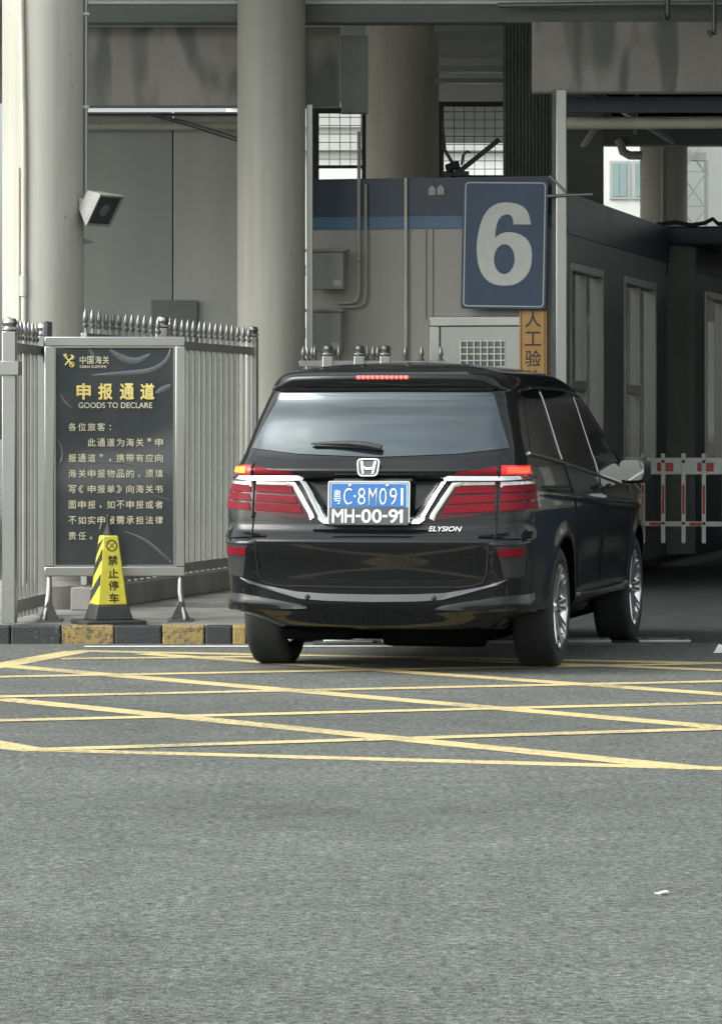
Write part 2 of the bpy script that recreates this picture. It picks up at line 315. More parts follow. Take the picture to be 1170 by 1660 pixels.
def lettering(body, parent, m, cx, cz, y, w=None, h=None, off=0.0, ext=0.0015, shear=0.0, name='lettering', spacing=1.0, font_scale=1.0):
    """flat raised letters facing -y, centred on (cx, cz), fitted to w and / or h"""
    cu = bpy.data.curves.new(name, 'FONT'); cu.body = body; cu.size = 1.0; cu.offset = min(off, 0.0); off = max(off, 0.0); cu.shear = shear; cu.space_character = spacing
    cu.resolution_u = 4
    ob = bpy.data.objects.new(name, cu); COL.objects.link(ob)
    dg = bpy.context.evaluated_depsgraph_get(); me = bpy.data.meshes.new_from_object(ob.evaluated_get(dg))
    bpy.data.objects.remove(ob); bpy.data.curves.remove(cu)
    co = np.zeros(len(me.vertices)*3); me.vertices.foreach_get('co', co); co = co.reshape(-1, 3)
    lo, hi = co.min(0), co.max(0); sx = sy = None
    if w: sx = w/(hi[0]-lo[0])
    if h: sy = h/(hi[1]-lo[1])
    sx = sx or sy; sy = sy or sx
    out = np.zeros_like(co)
    out[:, 0] = (co[:, 0]-(lo[0]+hi[0])/2)*sx+cx; out[:, 2] = (co[:, 1]-(lo[1]+hi[1])/2)*sy+cz; out[:, 1] = y
    me.vertices.foreach_set('co', out.ravel()); me.update()
    bm = bmesh.new(); bm.from_mesh(me)
    if off:                                               # heavier strokes: the glyph laid down several times, each a hair further out
        base = list(bm.faces); n_ = 8 if off > .015 else 4
        for k in range(n_):
            a = 2*math.pi*k/n_; ge = bmesh.ops.duplicate(bm, geom=base)
            vs = [g for g in ge['geom'] if isinstance(g, bmesh.types.BMVert)]
            bmesh.ops.translate(bm, verts=vs, vec=(math.cos(a)*off*sx, -.00012*(k+1), math.sin(a)*off*sy))
    for f in bm.faces:
        f.normal_update()
        if f.normal.y > 0: f.normal_flip()
    ge = bmesh.ops.extrude_face_region(bm, geom=list(bm.faces))
    vs = [g for g in ge['geom'] if isinstance(g, bmesh.types.BMVert)]
    bmesh.ops.translate(bm, verts=vs, vec=(0, -ext, 0))
    bmesh.ops.recalc_face_normals(bm, faces=bm.faces)
    bm.to_mesh(me); bm.free()
    me.materials.clear(); me.materials.append(m)
    o = bpy.data.objects.new(name, me); COL.objects.link(o); o.parent = parent; return o
def pchip(pts):
    X = np.array([p[0] for p in pts], float); Y = np.array([p[1] for p in pts], float); h = np.diff(X); d = np.diff(Y)/h; m = np.zeros(len(X))
    m[0], m[-1] = d[0], d[-1]
    for i in range(1, len(X)-1):
        if d[i-1]*d[i] > 0:
            w1, w2 = 2*h[i]+h[i-1], h[i]+2*h[i-1]; m[i] = (w1+w2)/(w1/d[i-1]+w2/d[i])
    def f(x):
        x = min(max(x, X[0]), X[-1]); i = min(int(np.searchsorted(X, x, 'right'))-1, len(X)-2); t = (x-X[i])/h[i]
        return float((2*t**3-3*t*t+1)*Y[i]+(t**3-2*t*t+t)*h[i]*m[i]+(-2*t**3+3*t*t)*Y[i+1]+(t**3-t*t)*h[i]*m[i+1])
    return f
def arc(c, r, a0, a1, n=10):
    return [(c[0]+r*math.cos(R(a0+(a1-a0)*i/n)), c[1]+r*math.sin(R(a0+(a1-a0)*i/n))) for i in range(n+1)]

# ================================================================= THE SETTING
g = MB(); g.add([(-400, -300, 0), (400, -300, 0), (400, 700, 0), (-400, 700, 0)], [(0, 1, 2, 3)])
tag(g.build('road', M['asphalt'], smooth=False), kind='structure')

lane = MB(); lane.slab([(-0.30, 25.46), (12, 25.46), (12+9*.2147, 34), (12+9, 70), (-0.30+9.8, 70)], -0.02, 0.004)  # lane sheet in a darker tone than the road
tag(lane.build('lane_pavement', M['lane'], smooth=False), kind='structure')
# island with its painted kerb
KY, KZ = 25.3, 0.11
e0 = Vector((-0.28, 25.75, 0)); e1 = e0+D*26.0
nose = [(-0.72, KY)]+[(-0.72+0.44*math.sin(R(a)), KY+0.45-0.45*math.cos(R(a))) for a in (20, 40, 60, 80)]
outer = nose+[(e0.x, e0.y), (e1.x, e1.y)]
inner = [(p[0]-0.0, p[1]) for p in outer]
isl = MB(); ins = [(-0.72, KY+0.13)]+[(-0.72+0.31*math.sin(R(a)), KY+0.45-0.32*math.cos(R(a))) for a in (20, 40, 60, 80)]+[(e0.x-0.13, e0.y), (e1.x-0.13, e1.y)]
isl.slab([(-7, KY+0.13)]+ins+[(-7, e1.y)], -0.05, KZ)
tag(isl.build('traffic_island', M['pave'], smooth=False), kind='structure')
kb = MB(); bx = [(-7, 1), (-2.21, 0), (-1.89, 1), (-1.555, 0), (-1.254, 1), (-0.984, 0), (-0.81, 1), (-0.72, 1)]
for (xa, ca), (xb, _) in zip(bx[:-1], bx[1:]):
    if xa == -7: ca = 0
    kb.box(xa, xb-0.004, KY, KY+0.127, -0.05, KZ+0.006, 0 if ca == 0 else 1)
for i in range(len(outer)-2):
    kb.slab([outer[i], outer[i+1], ins[i+1], ins[i]], -0.05, KZ+0.006, 0)
kb.slab([outer[-2], outer[-1], ins[-1], ins[-2]], -0.05, KZ+0.006, 2)
tag(kb.build('kerb', [M['kerb_black'], M['kerb_yellow'], M['plinth']], smooth=False, bev=0.012), kind='structure')

def road_line(mb, a, b, w, z):
    a, b = Vector((a[0], a[1], 0)), Vector((b[0], b[1], 0)); d = (b-a).normalized(); n = Vector((-d.y, d.x, 0))*w/2
    K = max(2, int((b-a).length/0.4)); vs, fs = [], []
    for i in range(K+1):
        p = a.lerp(b, i/K); j1, j2 = random.uniform(-.006, .006), random.uniform(-.006, .006)
        vs += [p+n*(1+j1/w*2)+Vector((0, 0, z)), p-n*(1+j2/w*2)+Vector((0, 0, z))]
    mb.add(vs, [(2*i, 2*i+1, 2*i+3, 2*i+2) for i in range(K)])
yl = MB()
def G2(u, v): p = gnd(u, v); return (p.x, p.y)
k = 0
WS = .92
for (a, b, w) in [((-60, 1203), (67, 1217), .19), ((60, 1216), (1300, 1250), .17),          # near border
                  ((-60, 1090), (128, 1056), .20), ((120, 1055.5), (1300, 1078), .19),       # left and far border
                  ((0, 1079), (1300, 1191), .19), ((0, 1133.5), (1135, 1247), .19), ((232, 1060), (1300, 1135), .19), ((690, 1069), (1300, 1092), .18), ((-60, 1195), (67, 1217), .12),
                  ((100, 1068.5), (420, 1065), .17), ((-60, 1099), (1300, 1073.5), .17), ((-60, 1131.5), (1300, 1102.5), .17),
                  ((-60, 1170.5), (1300, 1137), .17), ((70, 1216), (1300, 1178), .17)]:
    road_line(yl, G2(*a), G2(*b), w*WS, 0.0016+0.00016*k); k += 1
tag(yl.build('box_junction_marking', M['yellow_line'], smooth=False), kind='structure')
wl = MB(); road_line(wl, (-1.72, 24.93), (0.2, 24.98), 0.13, 0.004)
tag(wl.build('white_line_marking', M['white_line'], smooth=False), kind='structure')

# steel cover plates in a row across the lane mouth
ch = MB(); ch.box(-0.30, 3.3, 25.12, 25.46, 0.001, 0.012)
tag(ch.build('channel_strip', M['steel_dark'], smooth=False), 'dark steel channel set in the road across the lane mouth under the van', 'channel')
for i, (xa, xb, mm) in enumerate([(-0.235, 0.08, 'steel_dull'), (0.13, 0.80, 'steel_dark'), (1.25, 1.57, 'grey_box'), (1.74, 2.07, 'steel_dull')]):
    p = MB(); x = (xa+xb)/2; hw = (xb-xa)/2
    p.box(-hw, hw, -0.14, 0.14, 0.0, 0.022)
    o = p.build('cover_plate', M[mm], loc=(x, 25.28, 0.0125), bev=0.006)
    tag(o, ['pale steel cover plate under the van behind its near left tyre', 'long dark steel cover plate in the shade under the van',
            'dull grey cover plate on the road between the van\'s right wheels', 'bright steel cover plate on the road right of the van\'s front wheel'][i],
        'cover plate', 'steel cover plates across the lane')
    for sx in (-1, 1):
        h = MB(); h.lathe([(0.022, 0.0225), (0.022, 0.026), (0.01, 0.0275)], 14, c=(sx*hw*0.72, -0.03, 0)); h.build('bolt', M['gap'], o)
lit = MB()
q = [Vector((0, 0, 0)), Vector((.08, -.02, 0)), Vector((.11, .05, 0)), Vector((.03, .08, 0))]
lit.add(q+[p+Vector((0.01, 0, 0.012+0.012*i)) for i, p in enumerate(q)], [(3, 2, 1, 0), (4, 5, 6, 7), (0, 1, 5, 4), (1, 2, 6, 5), (2, 3, 7, 6), (3, 0, 4, 7)])
l2 = MB(); q = [Vector((0, 0, 0)), Vector((.022, .004, 0)), Vector((.028, .03, 0)), Vector((.008, .036, 0))]
l2.add(q+[p+Vector((0.003, 0, 0.003+0.002*i)) for i, p in enumerate(q)], [(3, 2, 1, 0), (4, 5, 6, 7), (0, 1, 5, 4), (1, 2, 6, 5), (2, 3, 7, 6), (3, 0, 4, 7)])
tag(l2.build('paper_scrap', M['gate_white'], loc=gnd(1060, 1450)+Vector((0, 0, .002)), rz=-.9), 'tiny white scrap of paper on the open asphalt in the right foreground', 'litter')
tag(lit.build('paper_scrap', M['gate_white'], loc=gnd(1155, 1060)+Vector((0, 0, .006))), 'crumpled white scrap of paper on the dark road at the right edge', 'litter')

# ================================================================= THE CANOPY AND WHAT STANDS UNDER IT
can = thing('canopy', 'big dark flat roof on round columns over the checkpoint lanes', 'canopy', (0, 34, 0))
c = MB(); c.box(-16, 0.8, -4.6, 26.5, 6.3, 6.7); c.box(0.8, 18, -10.5, 26.5, 5.7, 6.3); c.build('roof_slab', M['soffit'], can, smooth=False)  # right slab's unseen forward part is added to darken the lane
c = MB(); c.box(-2.98, 18, -0.14, 0.10, 4.80, 5.0); c.box(-2.98, 18, -0.06, 0.10, 5.02, 5.6); c.build('front_beam', M['beam'], can, smooth=False, bev=0.01)
c = MB(); c.box(-2.5, 2.0, 12.6, 12.7, 5.19, 6.3); c.build('rear_fascia', M['soffit'], can, smooth=False)
c = MB(); c.box(2.3, 12, 21.4, 21.5, 5.54, 5.7); c.build('rear_fascia', M['soffit'], can, smooth=False)
c = MB(); c.box(-2.98, 18, -0.175, -0.145, 4.955, 4.985); c.build('beam_trim', M['soffit'], can, smooth=False)
def wavy_panel(x0, x1, z0, z1, y, amp, seed):
    mb = MB(); rnd = random.Random(seed); nx, nzz = int((x1-x0)*12)+2, 10; ph = [rnd.uniform(0, 6.28) for _ in range(6)]
    vs, fs = [], []
    for s_, yy in ((0, y), (1, y+0.05)):
        for j in range(nzz+1):
            for i in range(nx+1):
                x = x0+(x1-x0)*i/nx; z = z0+(z1-z0)*j/nzz; e = min(i, nx-i, j, nzz-j)
                d = amp*(math.sin(x*4.1+ph[0]+z*1.3)+0.7*math.sin(x*9.3+ph[1]-z*3)+0.6*math.sin(z*6+ph[2]+x*2))*min(1, e/2)
                vs.append((x, yy+d, z))
    b = (nx+1)*(nzz+1)
    for j in range(nzz):
        for i in range(nx):
            a = j*(nx+1)+i; fs += [(a, a+1, a+nx+2, a+nx+1), (a+b, a+b+nx+1, a+b+nx+2, a+b+1)]
    rim = [(j, 0) for j in range(nzz+1)]
    for j in range(nzz):
        for i in (0, nx): a = j*(nx+1)+i; fs.append((a, a+nx+1, a+nx+1+b, a+b))
    for i in range(nx):
        for j in (0, nzz): a = j*(nx+1)+i; fs.append((a, a+1, a+1+b, a+b))
    return mb.add(vs, fs)
def fascia(x0, x1, z0, z1, y, seed):
    o = wavy_panel(x0, x1, z0, z1, y, 0.006, seed).build('fascia_panel', M['fascia'], can)
    e = MB(); e.box(x0, x1, y-0.012, y+0.055, z0-0.02, z0-0.001); e.build('edge_strip', M['steel_dark'], o, smooth=False)
fascia(-2.98, -0.18, 4.13, 4.80, 0.22, 2); fascia(1.44, 3.6, 4.21, 4.80, -0.22, 5); fascia(3.61, 9, 4.21, 4.80, -0.22, 6)
c = MB(); c.box(-0.17, 0.06, 0.16, 0.30, 4.06, 4.72); c.build('dark_infill', M['dark_panel'], can, smooth=False, bev=0.008)
# soffits, cross beams and pipes under the roof further in
c = MB(); c.box(2.2, 12, 8.0, 26, 5.70, 5.82); c.build('ceiling_panel', M['soffit'], can, smooth=False)
for (yy, za, zb) in ((8.0, 5.0, 5.06), (9.0, 4.97, 5.02)):
    c = MB(); c.box(0.8, 2.0, yy, yy+0.2, za+.12, zb+.12); c.build('cross_bar', M['steel_dull'], can, smooth=False)
c = MB(); c.box(1.68, 9, 0.05, 0.16, 4.06, 4.19); c.build('blue_strip', M['navy'], can, smooth=False)
c = MB(); c.cyl((1.72, 0.35, 3.985), (9, 0.35, 4.03), 0.055); c.build('cross_pipe', M['pipe'], can)
c = MB(); c.cyl((1.72, 0.30, 4.085), (9, 0.30, 4.105), 0.010, 8); c.build('cable', M['steel_dull'], can)
for (u, v0, v1) in ((1082, 0, 30), (1157, 0, 55)):
    p0, p1 = at(u, v0, 33.55), at(u, v1, 33.55); c = MB()
    c.tube([p0-Vector((0, 34, 0)), p1-Vector((0, 34, 0)), p1-Vector((0.03, 34.03, 0.015)), p1-Vector((0.05, 34.03, -0.03))], 0.02, 10); c.build('hanger', M['steel_dark'], can)
c = MB(); c.tube([(1.15, -0.3, 4.93), (2.4, -0.3, 4.945), (5, -0.3, 4.95)], 0.022, 10); c.build('conduit', M['steel_dull'], can)
c = MB(); c.box(2.35, 9, 21, 21.35, 5.28, 5.52); c.build('rear_beam', M['beam'], can, smooth=False)
c = MB(); c.bar((2.25, 6, 4.78), (4.2, 20, 5.25), 0.06); c.build('brace', M['steel_dark'], can, smooth=False)
c = MB(); c.bar((2.9, 8, 5.05), (3.35, 15, 5.0), 0.05); c.build('brace', M['beam'], can, smooth=False)

# round columns
def column(name, X, Y, r, z1, m, label, cap=False):
    t = thing(name, label, 'column', (X, Y, 0), 0, 'columns holding up the canopy')
    c = MB(); c.lathe([(r, 0.0), (r, 0.8), (r, 2.2), (r, 4.0), (r, z1)], 56); c.build('shaft', m, t)
    c = MB(); c.lathe([(r+0.05, KZ-.02), (r+0.05, KZ+0.16), (r+0.004, KZ+0.20)], 48); c.build('base_ring', M['plinth'], t); return t
k1 = column('column', -2.22, 28.0, 0.285, 6.3, M['column'], 'pale round column with a cream conduit up its front, behind the sign board')
k2 = column('column', -0.75, 33.6, 0.285, 6.3, M['column'], 'grey round column in the middle, right of the fence end')
column('column', 0.455, 44.0, 0.40, 6.3, M['column_brown'], 'thick brownish round column rising behind the blue topped booth')
k4 = column('column', 4.38, 58.0, 0.343, 6.3, M['column_brown'], 'round column far back on the right with a thin white pipe on it')
c = MB(); c.tube([(-.134, -.278, 6.2), (-.130, -.278, 4.4), (-.114, -.283, 3.55), (-.110, -.284, 3.2), (-.112, -.284, .12)], 0.019, 12)
c.tube([(-.114, -.284, 2.42), (-.114, -.284, 2.28)], 0.026, 12); c.build('conduit', M['pipe'], k1)
c = MB(); c.tube([(-.148, -.268, 3.17), (-.148, -.268, .12)], 0.012, 10); c.build('thin_conduit', M['pipe'], k1)
c = MB(); c.tube([(.300, -.02, 6.2), (.300, -.02, 3.02)], 0.014, 10)
for z in (3.6, 4.25, 4.5): c.box(.27, .325, -.04, 0.0, z, z+.02)
c.build('down_pipe', M['steel_dull'], k1)
c = MB(); c.prism([(.27, 2.70), (.36, 2.665), (.27, 2.655)], -.03, .03); c.build('bracket', M['steel_dark'], k1)
c = MB(); c.tube([(-.03, -.36, 6.2), (-.05, -.37, 4.2), (-.12, -.36, .2)], 0.022, 10); c.build('pipe', M['pipe'], k4)
# flat pillar and corrugated panel behind the booths
t = tag(MB().box(2.10, 2.495, 41.2, 41.6, 0, 6.3).build('square_pillar', M['beam'], bev=0.02), 'dark square pillar right of the steel pole, behind the corner of the booth', 'pillar')
cp = MB()
xs = [1.50+0.036*i for i in range(16)]
for i, x in enumerate(xs): cp.box(x, x+0.024, 41.97, 42.0, 0.2, 6.0)
cp.box(1.49, 2.08, 42.0, 42.06, 0.2, 6.0)
tag(cp.build('corrugated_panel', M['dark_panel'], smooth=False), 'tall dark ribbed metal panel above the number sign', 'panel')

# partition wall between the first two columns
pw = thing('partition_wall', 'tall grey partition wall with one vertical seam behind the spiked fence', 'wall', (-1.9, 38.0, 0))
z1 = 4.375
c = MB(); c.box(0.06, .17, .13, .2, .1, z1-.05); c.build('seam_strip', M['frame_dark'], pw, smooth=False)
c = MB(); c.box(-1.42, 0.112, 0, 0.12, 0.1, z1); c.build('wall_panel', M['wall_dark'], pw, smooth=False, bev=0.006)
c = MB(); c.box(0.124, 1.30, -0.015, 0.12, 0.1, z1); c.build('wall_panel', M['wall_light'], pw, smooth=False, bev=0.006)['label'] = 'lighter wall panel right of the seam'
c = MB(); c.cyl((-1.3, -0.10, 4.23), (1.3, -0.10, 4.23), 0.036); c.build('cross_pipe', M['pipe'], pw)
c = MB(); c.cyl((-1.3, -0.06, 4.345), (1.3, -0.06, 4.345), 0.012, 8); c.build('upper_rail', M['steel_dark'], pw)
c = MB()
for dz in (0, 0.03): c.tube([(-0.12, -0.14, 4.34+dz*.4), (0.25, -0.17, 4.24+dz), (0.78, -0.2, 4.07+dz)], 0.008, 6)
c.build('cable', M['steel_dark'], pw)
pq = MB(); p0, p1 = at(245, 487, 37.9), at(320, 560, 37.9); pq.box(p0.x, p1.x, 37.93, 37.975, p1.z, p0.z)
tag(pq.build('notice_board', M['dark_panel'], bev=0.005), 'blank dark board on the grey wall behind the fence spikes', 'board')

# floodlight on the first column
fl = thing('floodlight', 'white floodlight with dark glass tilted down on the pale column', 'floodlight', (-1.83, 27.86, 2.915))
def fl_pts(vs): return [Matrix.Rotation(R(56), 3, 'Z') @ (Matrix.Rotation(R(31), 3, 'X') @ Vector(v)) for v in vs]
def tr(mb): mb.v = [tuple(p) for p in fl_pts(mb.v)]; return mb
c = MB(); hw, hh = 0.135, 0.122
vs = [(-hw, -.06, -hh), (hw, -.06, -hh), (hw, -.06, hh), (-hw, -.06, hh), (-hw*.6, .08, -hh*.6), (hw*.6, .08, -hh*.6), (hw*.6, .08, hh*.6), (-hw*.6, .08, hh*.6)]
c.add(vs, [(0, 1, 2, 3), (4, 7, 6, 5), (0, 4, 5, 1), (1, 5, 6, 2), (2, 6, 7, 3), (3, 7, 4, 0)])
tr(c).build('housing', M['lamp_white'], fl, bev=0.008)
c = MB()
for (a, b, e, f) in ((-hw, hw, -hh, -hh+.014), (-hw, hw, hh-.014, hh), (-hw, -hw+.014, -hh+.014, hh-.014), (hw-.014, hw, -hh+.014, hh-.014)): c.box(a, b, -.078, -.061, e, f)
tr(c).build('front_rim', M['lamp_white'], fl, smooth=False)
c = MB(); c.box(-hw+.015, hw-.015, -.068, -.062, -hh+.015, hh-.015); gl = tr(c).build('glass', M['bulb'], fl, smooth=False)
c = MB(); c.lathe([(.048, -.070), (.03, -.0685), (.012, -.0695)], 20, axis='y'); tr(c).build('reflector', M['reflector'], gl)
c = MB(); c.tube([(-.11, .05, .0), (-.05, .05, 0.02), (.02, .04, .02)], 0.018, 10); c.box(-.13, -.10, 0.0, .10, -.04, .05); c.build('arm', M['lamp_white'], fl, bev=.004)

# steel posts
def post(X, Y, w, z0, z1, label):
    t = thing('steel_post', label, 'post', (X, Y, 0))
    c = MB(); c.box(-w/2, w/2, -w/2, w/2, z0, z1); c.build('shaft', M['steel'], t, bev=0.006)
    c = MB(); c.box(-w/2-.05, w/2+.05, -w/2-.05, w/2+.05, z0, z0+.012); c.build('base_plate', M['steel_dull'], t, bev=.003); return t
post(-0.435, 33.98, 0.055, KZ, 4.12, 'slim pale steel post touching the right of the middle column')
c = MB(); c.box(0.029, .075, .0, .03, KZ, 4.12)
pp = post(1.665, 33.35, 0.088, KZ, 4.19, 'tall stainless steel pole right of the number sign')
c = MB(); c.box(-.075, -.047, .01, .04, KZ, 4.19); c.build('side_channel', M['steel_dark'], pp, smooth=False)
c = MB(); c.cyl((-.12, -.06, 3.30), (.26, -.06, 3.315), .013, 10); c.tube([(-.10, -.05, 3.47), (-.03, -.06, 3.40), (.04, -.06, 3.33)], .010, 8); c.build('cross_rod', M['steel_dull'], pp)

# window frames high under the canopy, beyond the booth
def openframe(u0, u1, v0, v1, Y, label, wire):
    a, b = at(u0, v0, Y), at(u1, v1, Y); cx = (a.x+b.x)/2; hw = (b.x-a.x)/2
    t = thing('mesh_window', label, 'mesh screen', (cx, Y, 0), 0, 'wire mesh screens under the roof')
    c = MB(); w = 0.07
    c.box(-hw-w, -hw, -.03, .03, 0.3, a.z+w); c.box(hw, hw+w, -.03, .03, 0.3, a.z+w); c.box(-hw, hw, -.03, .03, a.z, a.z+w); c.box(-hw, hw, -.03, .03, b.z-.035, b.z)
    c.build('frame', M['frame_dark'], t, smooth=False)
    c = MB(); x = -hw+wire
    while x < hw: c.box(x-.004, x+.004, -.01, -.002, b.z, a.z); x += wire
    z = b.z+wire*0.6
    while z < a.z: c.box(-hw, hw, -.002, .006, z-.004, z+.004); z += wire*0.8
    c.build('wire_mesh', M['steel_dark'], t, smooth=False); return t
openframe(517, 586, 184, 268, 46.0, 'small square wire mesh screen right of the middle column', 0.12)
openframe(719, 819, 173, 284, 47.0, 'wire mesh screen between the thick column and the ribbed panel', 0.12)
# camera on its arm in that opening
cm = thing('camera_arm', 'black camera on crossed metal arms in front of the bright mesh', 'camera', at(735, 270, 36.5))
def rel(u, v, y=0.0): return ((u-735)/FPX*36.5, y, -(v-270)/FPX*36.5)
c = MB(); c.bar(rel(738, 283), rel(809, 226), .045); c.bar(rel(716, 190), rel(722, 247), .02); c.bar(rel(716, 235), rel(742, 280), .03); c.bar(rel(716, 281), rel(760, 281), .04); c.bar(rel(730, 280), rel(720, 292), .05); c.build('arms', M['frame_dark'], cm, smooth=False)
c = MB(); c.box(-.075, .055, -.06, .06, -.035, .035, rot=Matrix.Rotation(R(-18), 3, 'Y')); c.cyl((-.02, -.01, -.03), (-.02, .0, -.10), .02, 10); c.build('camera_body', M['rubber'], cm, bev=.008)
c = MB(); c.tube([rel(748, 268), rel(750, 252), rel(757, 245), rel(762, 248)], .012, 8); c.build('wire', M['steel_dark'], cm)

# tilted strip lamp under the right fascia and the elbow duct
sl_ = thing('strip_lamp', 'white strip lamp hanging tilted under the roof right of the pole', 'lamp', at(962, 215, 36.0))
c = MB(); c.bar((-.10, 0, -.13), (.09, .1, .16), .07, .04); c.build('tray', M['lamp_white'], sl_, bev=.008)
c = MB(); c.bar((.06, .06, .15), (.13, .1, .19), .12, .10); c.build('end_box', M['frame_dark'], sl_, bev=.01)
ed = MB(); ed.tube([at(1000, 226, 55), at(1006, 234, 55), at(1009, 246, 55), at(1020, 252, 55), at(1040, 252, 55)], .06, 14); 
tag(ed.build('elbow_duct', M['column_brown']), 'grey elbow pipe under the far roof beam on the right', 'pipe')

# ----------------------------------------------------------------- booth six
BO = Vector((1.70, 33.75, 0)); BW = 2.2
def bl(x, y, z=0): p = BO+N*x+D*y; return Vector((p.x, p.y, z))
b6 = thing('checkpoint_booth', 'grey checkpoint booth with dark blue top band behind the black van', 'booth', BO, -TH)
ZF = 3.50
c = MB(); c.box(-BW, 0, 0.06, 0.16, KZ, 3.07); c.build('front_wall', M['booth'], b6, smooth=False)
c = MB(); c.box(-BW-.012, 0.012, 0.045, 0.16, 3.07, 3.175); c.build('blue_band', M['blue'], b6, smooth=False)
c = MB(); c.box(-BW-.012, 0.012, 0.040, 0.16, 3.175, ZF); c.build('navy_fascia', M['navy'], b6, smooth=False)
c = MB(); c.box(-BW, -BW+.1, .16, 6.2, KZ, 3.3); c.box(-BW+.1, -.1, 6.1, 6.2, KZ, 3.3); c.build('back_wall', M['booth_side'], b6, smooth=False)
c = MB(); c.box(-BW+.02, -.02, .17, 6.18, 3.30, 3.36); c.build('roof', M['navy'], b6, smooth=False)
# lane side wall built round its two tall windows
wins = [(0.34, 2.10), (3.42, 5.40)]; zt, zb = 2.775, 0.95
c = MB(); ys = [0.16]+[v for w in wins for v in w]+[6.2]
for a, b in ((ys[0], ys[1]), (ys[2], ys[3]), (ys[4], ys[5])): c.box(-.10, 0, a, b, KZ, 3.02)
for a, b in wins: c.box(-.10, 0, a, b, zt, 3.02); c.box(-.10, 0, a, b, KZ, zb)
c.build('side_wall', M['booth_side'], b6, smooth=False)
c = MB(); c.box(-.10, 0.014, 0.165, 6.2, 3.02, 3.37); c.build('navy_side_band', M['navy'], b6, smooth=False)
for a, b in wins:
    f = MB(); w = .05
    f.box(-.08, .018, a-.01, b+.01, zt-w*1.2, zt+.012); f.box(-.08, .018, a-.01, a+w*.8, zb, zt-w*1.2); f.box(-.08, .018, b-w*.8, b+.01, zb, zt-w*1.2); f.box(-.08, .018, a, b, zb, zb+w)
    f.box(-.06, .005, (a+b)/2-.02, (a+b)/2+.02, zb+w, zt-w*1.2)
    fo = f.build('window_frame', M['steel'], b6, bev=.004)
    p = MB(); p.box(-.06, -.045, a+w*.8, b-w*.8, zb+w, zt-w); p.build('pane', M['glass_dark'], fo, smooth=False)
    s_ = MB(); s_.box(-.04, .01, a+w*.8, (a+b)/2-.02, 1.70, 1.78); s_.build('cross_rail', M['steel'], fo, smooth=False)
c = MB(); c.box(-.044, -.041, .50, .78, 1.92, 2.12); c.build('white_sheet', M['sign_white'], b6, smooth=False)  # small white sheet at the first side window
# front door with its barred window
f = MB(); xd0, xd1, zd = -1.08, -0.33, 2.235
f.box(xd0-.07, xd0+.02, .01, .058, KZ, zd); f.box(xd1-.02, xd1+.07, .01, .058, KZ, zd); f.box(xd0-.07, xd1+.07, .01, .058, zd, zd+.085)
f.build('door_frame', M['steel'], b6, bev=.008)
f = MB(); f.box(xd0+.02, xd1-.02, .03, .057, KZ+.02, zd); dr = f.build('door', M['steel_dull'], b6, bev=.005)
f = MB(); f.box(xd0+.2, xd1-.18, .024, .0295, 1.55, zd-.13); f.build('door_pane', M['glass_dark'], dr, smooth=False)
f = MB()
x = xd0+.2
while x <= xd1-.175: f.box(x-.005, x+.005, .008, .016, 1.53, zd-.11); x += .058
z = 1.56
while z <= zd-.11: f.box(xd0+.19, xd1-.17, .014, .022, z-.005, z+.005); z += .055
f.build('grille', M['gate_white'], dr, smooth=False)
f = MB()
f.cyl((-1.355, .025, KZ), (-1.355, .025, 3.5), .014, 10); f.build('vertical_pipe', M['pipe'], b6)
f = MB(); f.cyl((-1.19, .05, 2.3), (-1.19, .05, 3.07), .006, 6); f.cyl((-1.13, .05, 2.3), (-1.13, .05, 3.07), .005, 6); f.build('cable', M['grey_box'], b6)
for i, (x, z) in enumerate(((-1.13, 3.35), (-1.055, 3.355))):
    f = MB(); f.prism([(x-.031, z), (x+.031, z), (x+.031, z+.055), (x, z+.085), (x-.031, z+.055)], .026, .039); f.build('name_tag', M['grey_box'], b6, smooth=False)
f = MB(); f.cyl((-1.76, .012, 2.78), (-1.76, .012, 3.9), .016, 10); f.cyl((-1.70, .012, 2.5), (-1.70, .012, 3.45), .012, 10); f.tube([(-1.70, .012, 2.52), (-1.71, .012, 2.44), (-1.76, .012, 2.41), (-1.92, .012, 2.40)], .012, 10); f.tube([(-1.76, .012, 2.8), (-1.76, .012, 2.52), (-1.78, .012, 2.46), (-1.83, .012, 2.44), (-1.94, .012, 2.44)], .016, 10); f.build('conduit', M['booth'], b6)
# meter boxes
def meter(xc, z0, z1, w, label):
    t = thing('meter_box', label, 'electrical box', bl(xc, -0.01), -TH, 'grey electrical boxes on the booth front')
    f = MB(); f.box(-w/2, w/2, -.13, .0, z0, z1); f.build('cabinet', M['grey_box'], t, bev=.008)
    f = MB(); f.box(-w/2-.02, w/2+.03, -.15, .0, z1, z1+.025); f.build('hood', M['grey_box'], t, bev=.004)
    f = MB(); f.box(w/2-.085, w/2-.02, -.1335, -.1305, z0+.03, z0+.08); f.build('sticker', M['sign_white'], t, smooth=False)
    f = MB(); f.tube([(-w/2+.035, -.135, z0+.20), (-w/2-.015, -.15, z0+.20), (-w/2-.015, -.15, z0+.12), (-w/2+.02, -.135, z0+.12)], .006, 8); f.build('handle', M['steel_dark'], t); return t
meter(-2.02, 2.55, 2.87, .31, 'upper grey electrical box on the booth front left of its pipes')
meter(-2.03, 2.02, 2.36, .29, 'lower grey electrical box on the booth front behind the fence spikes')

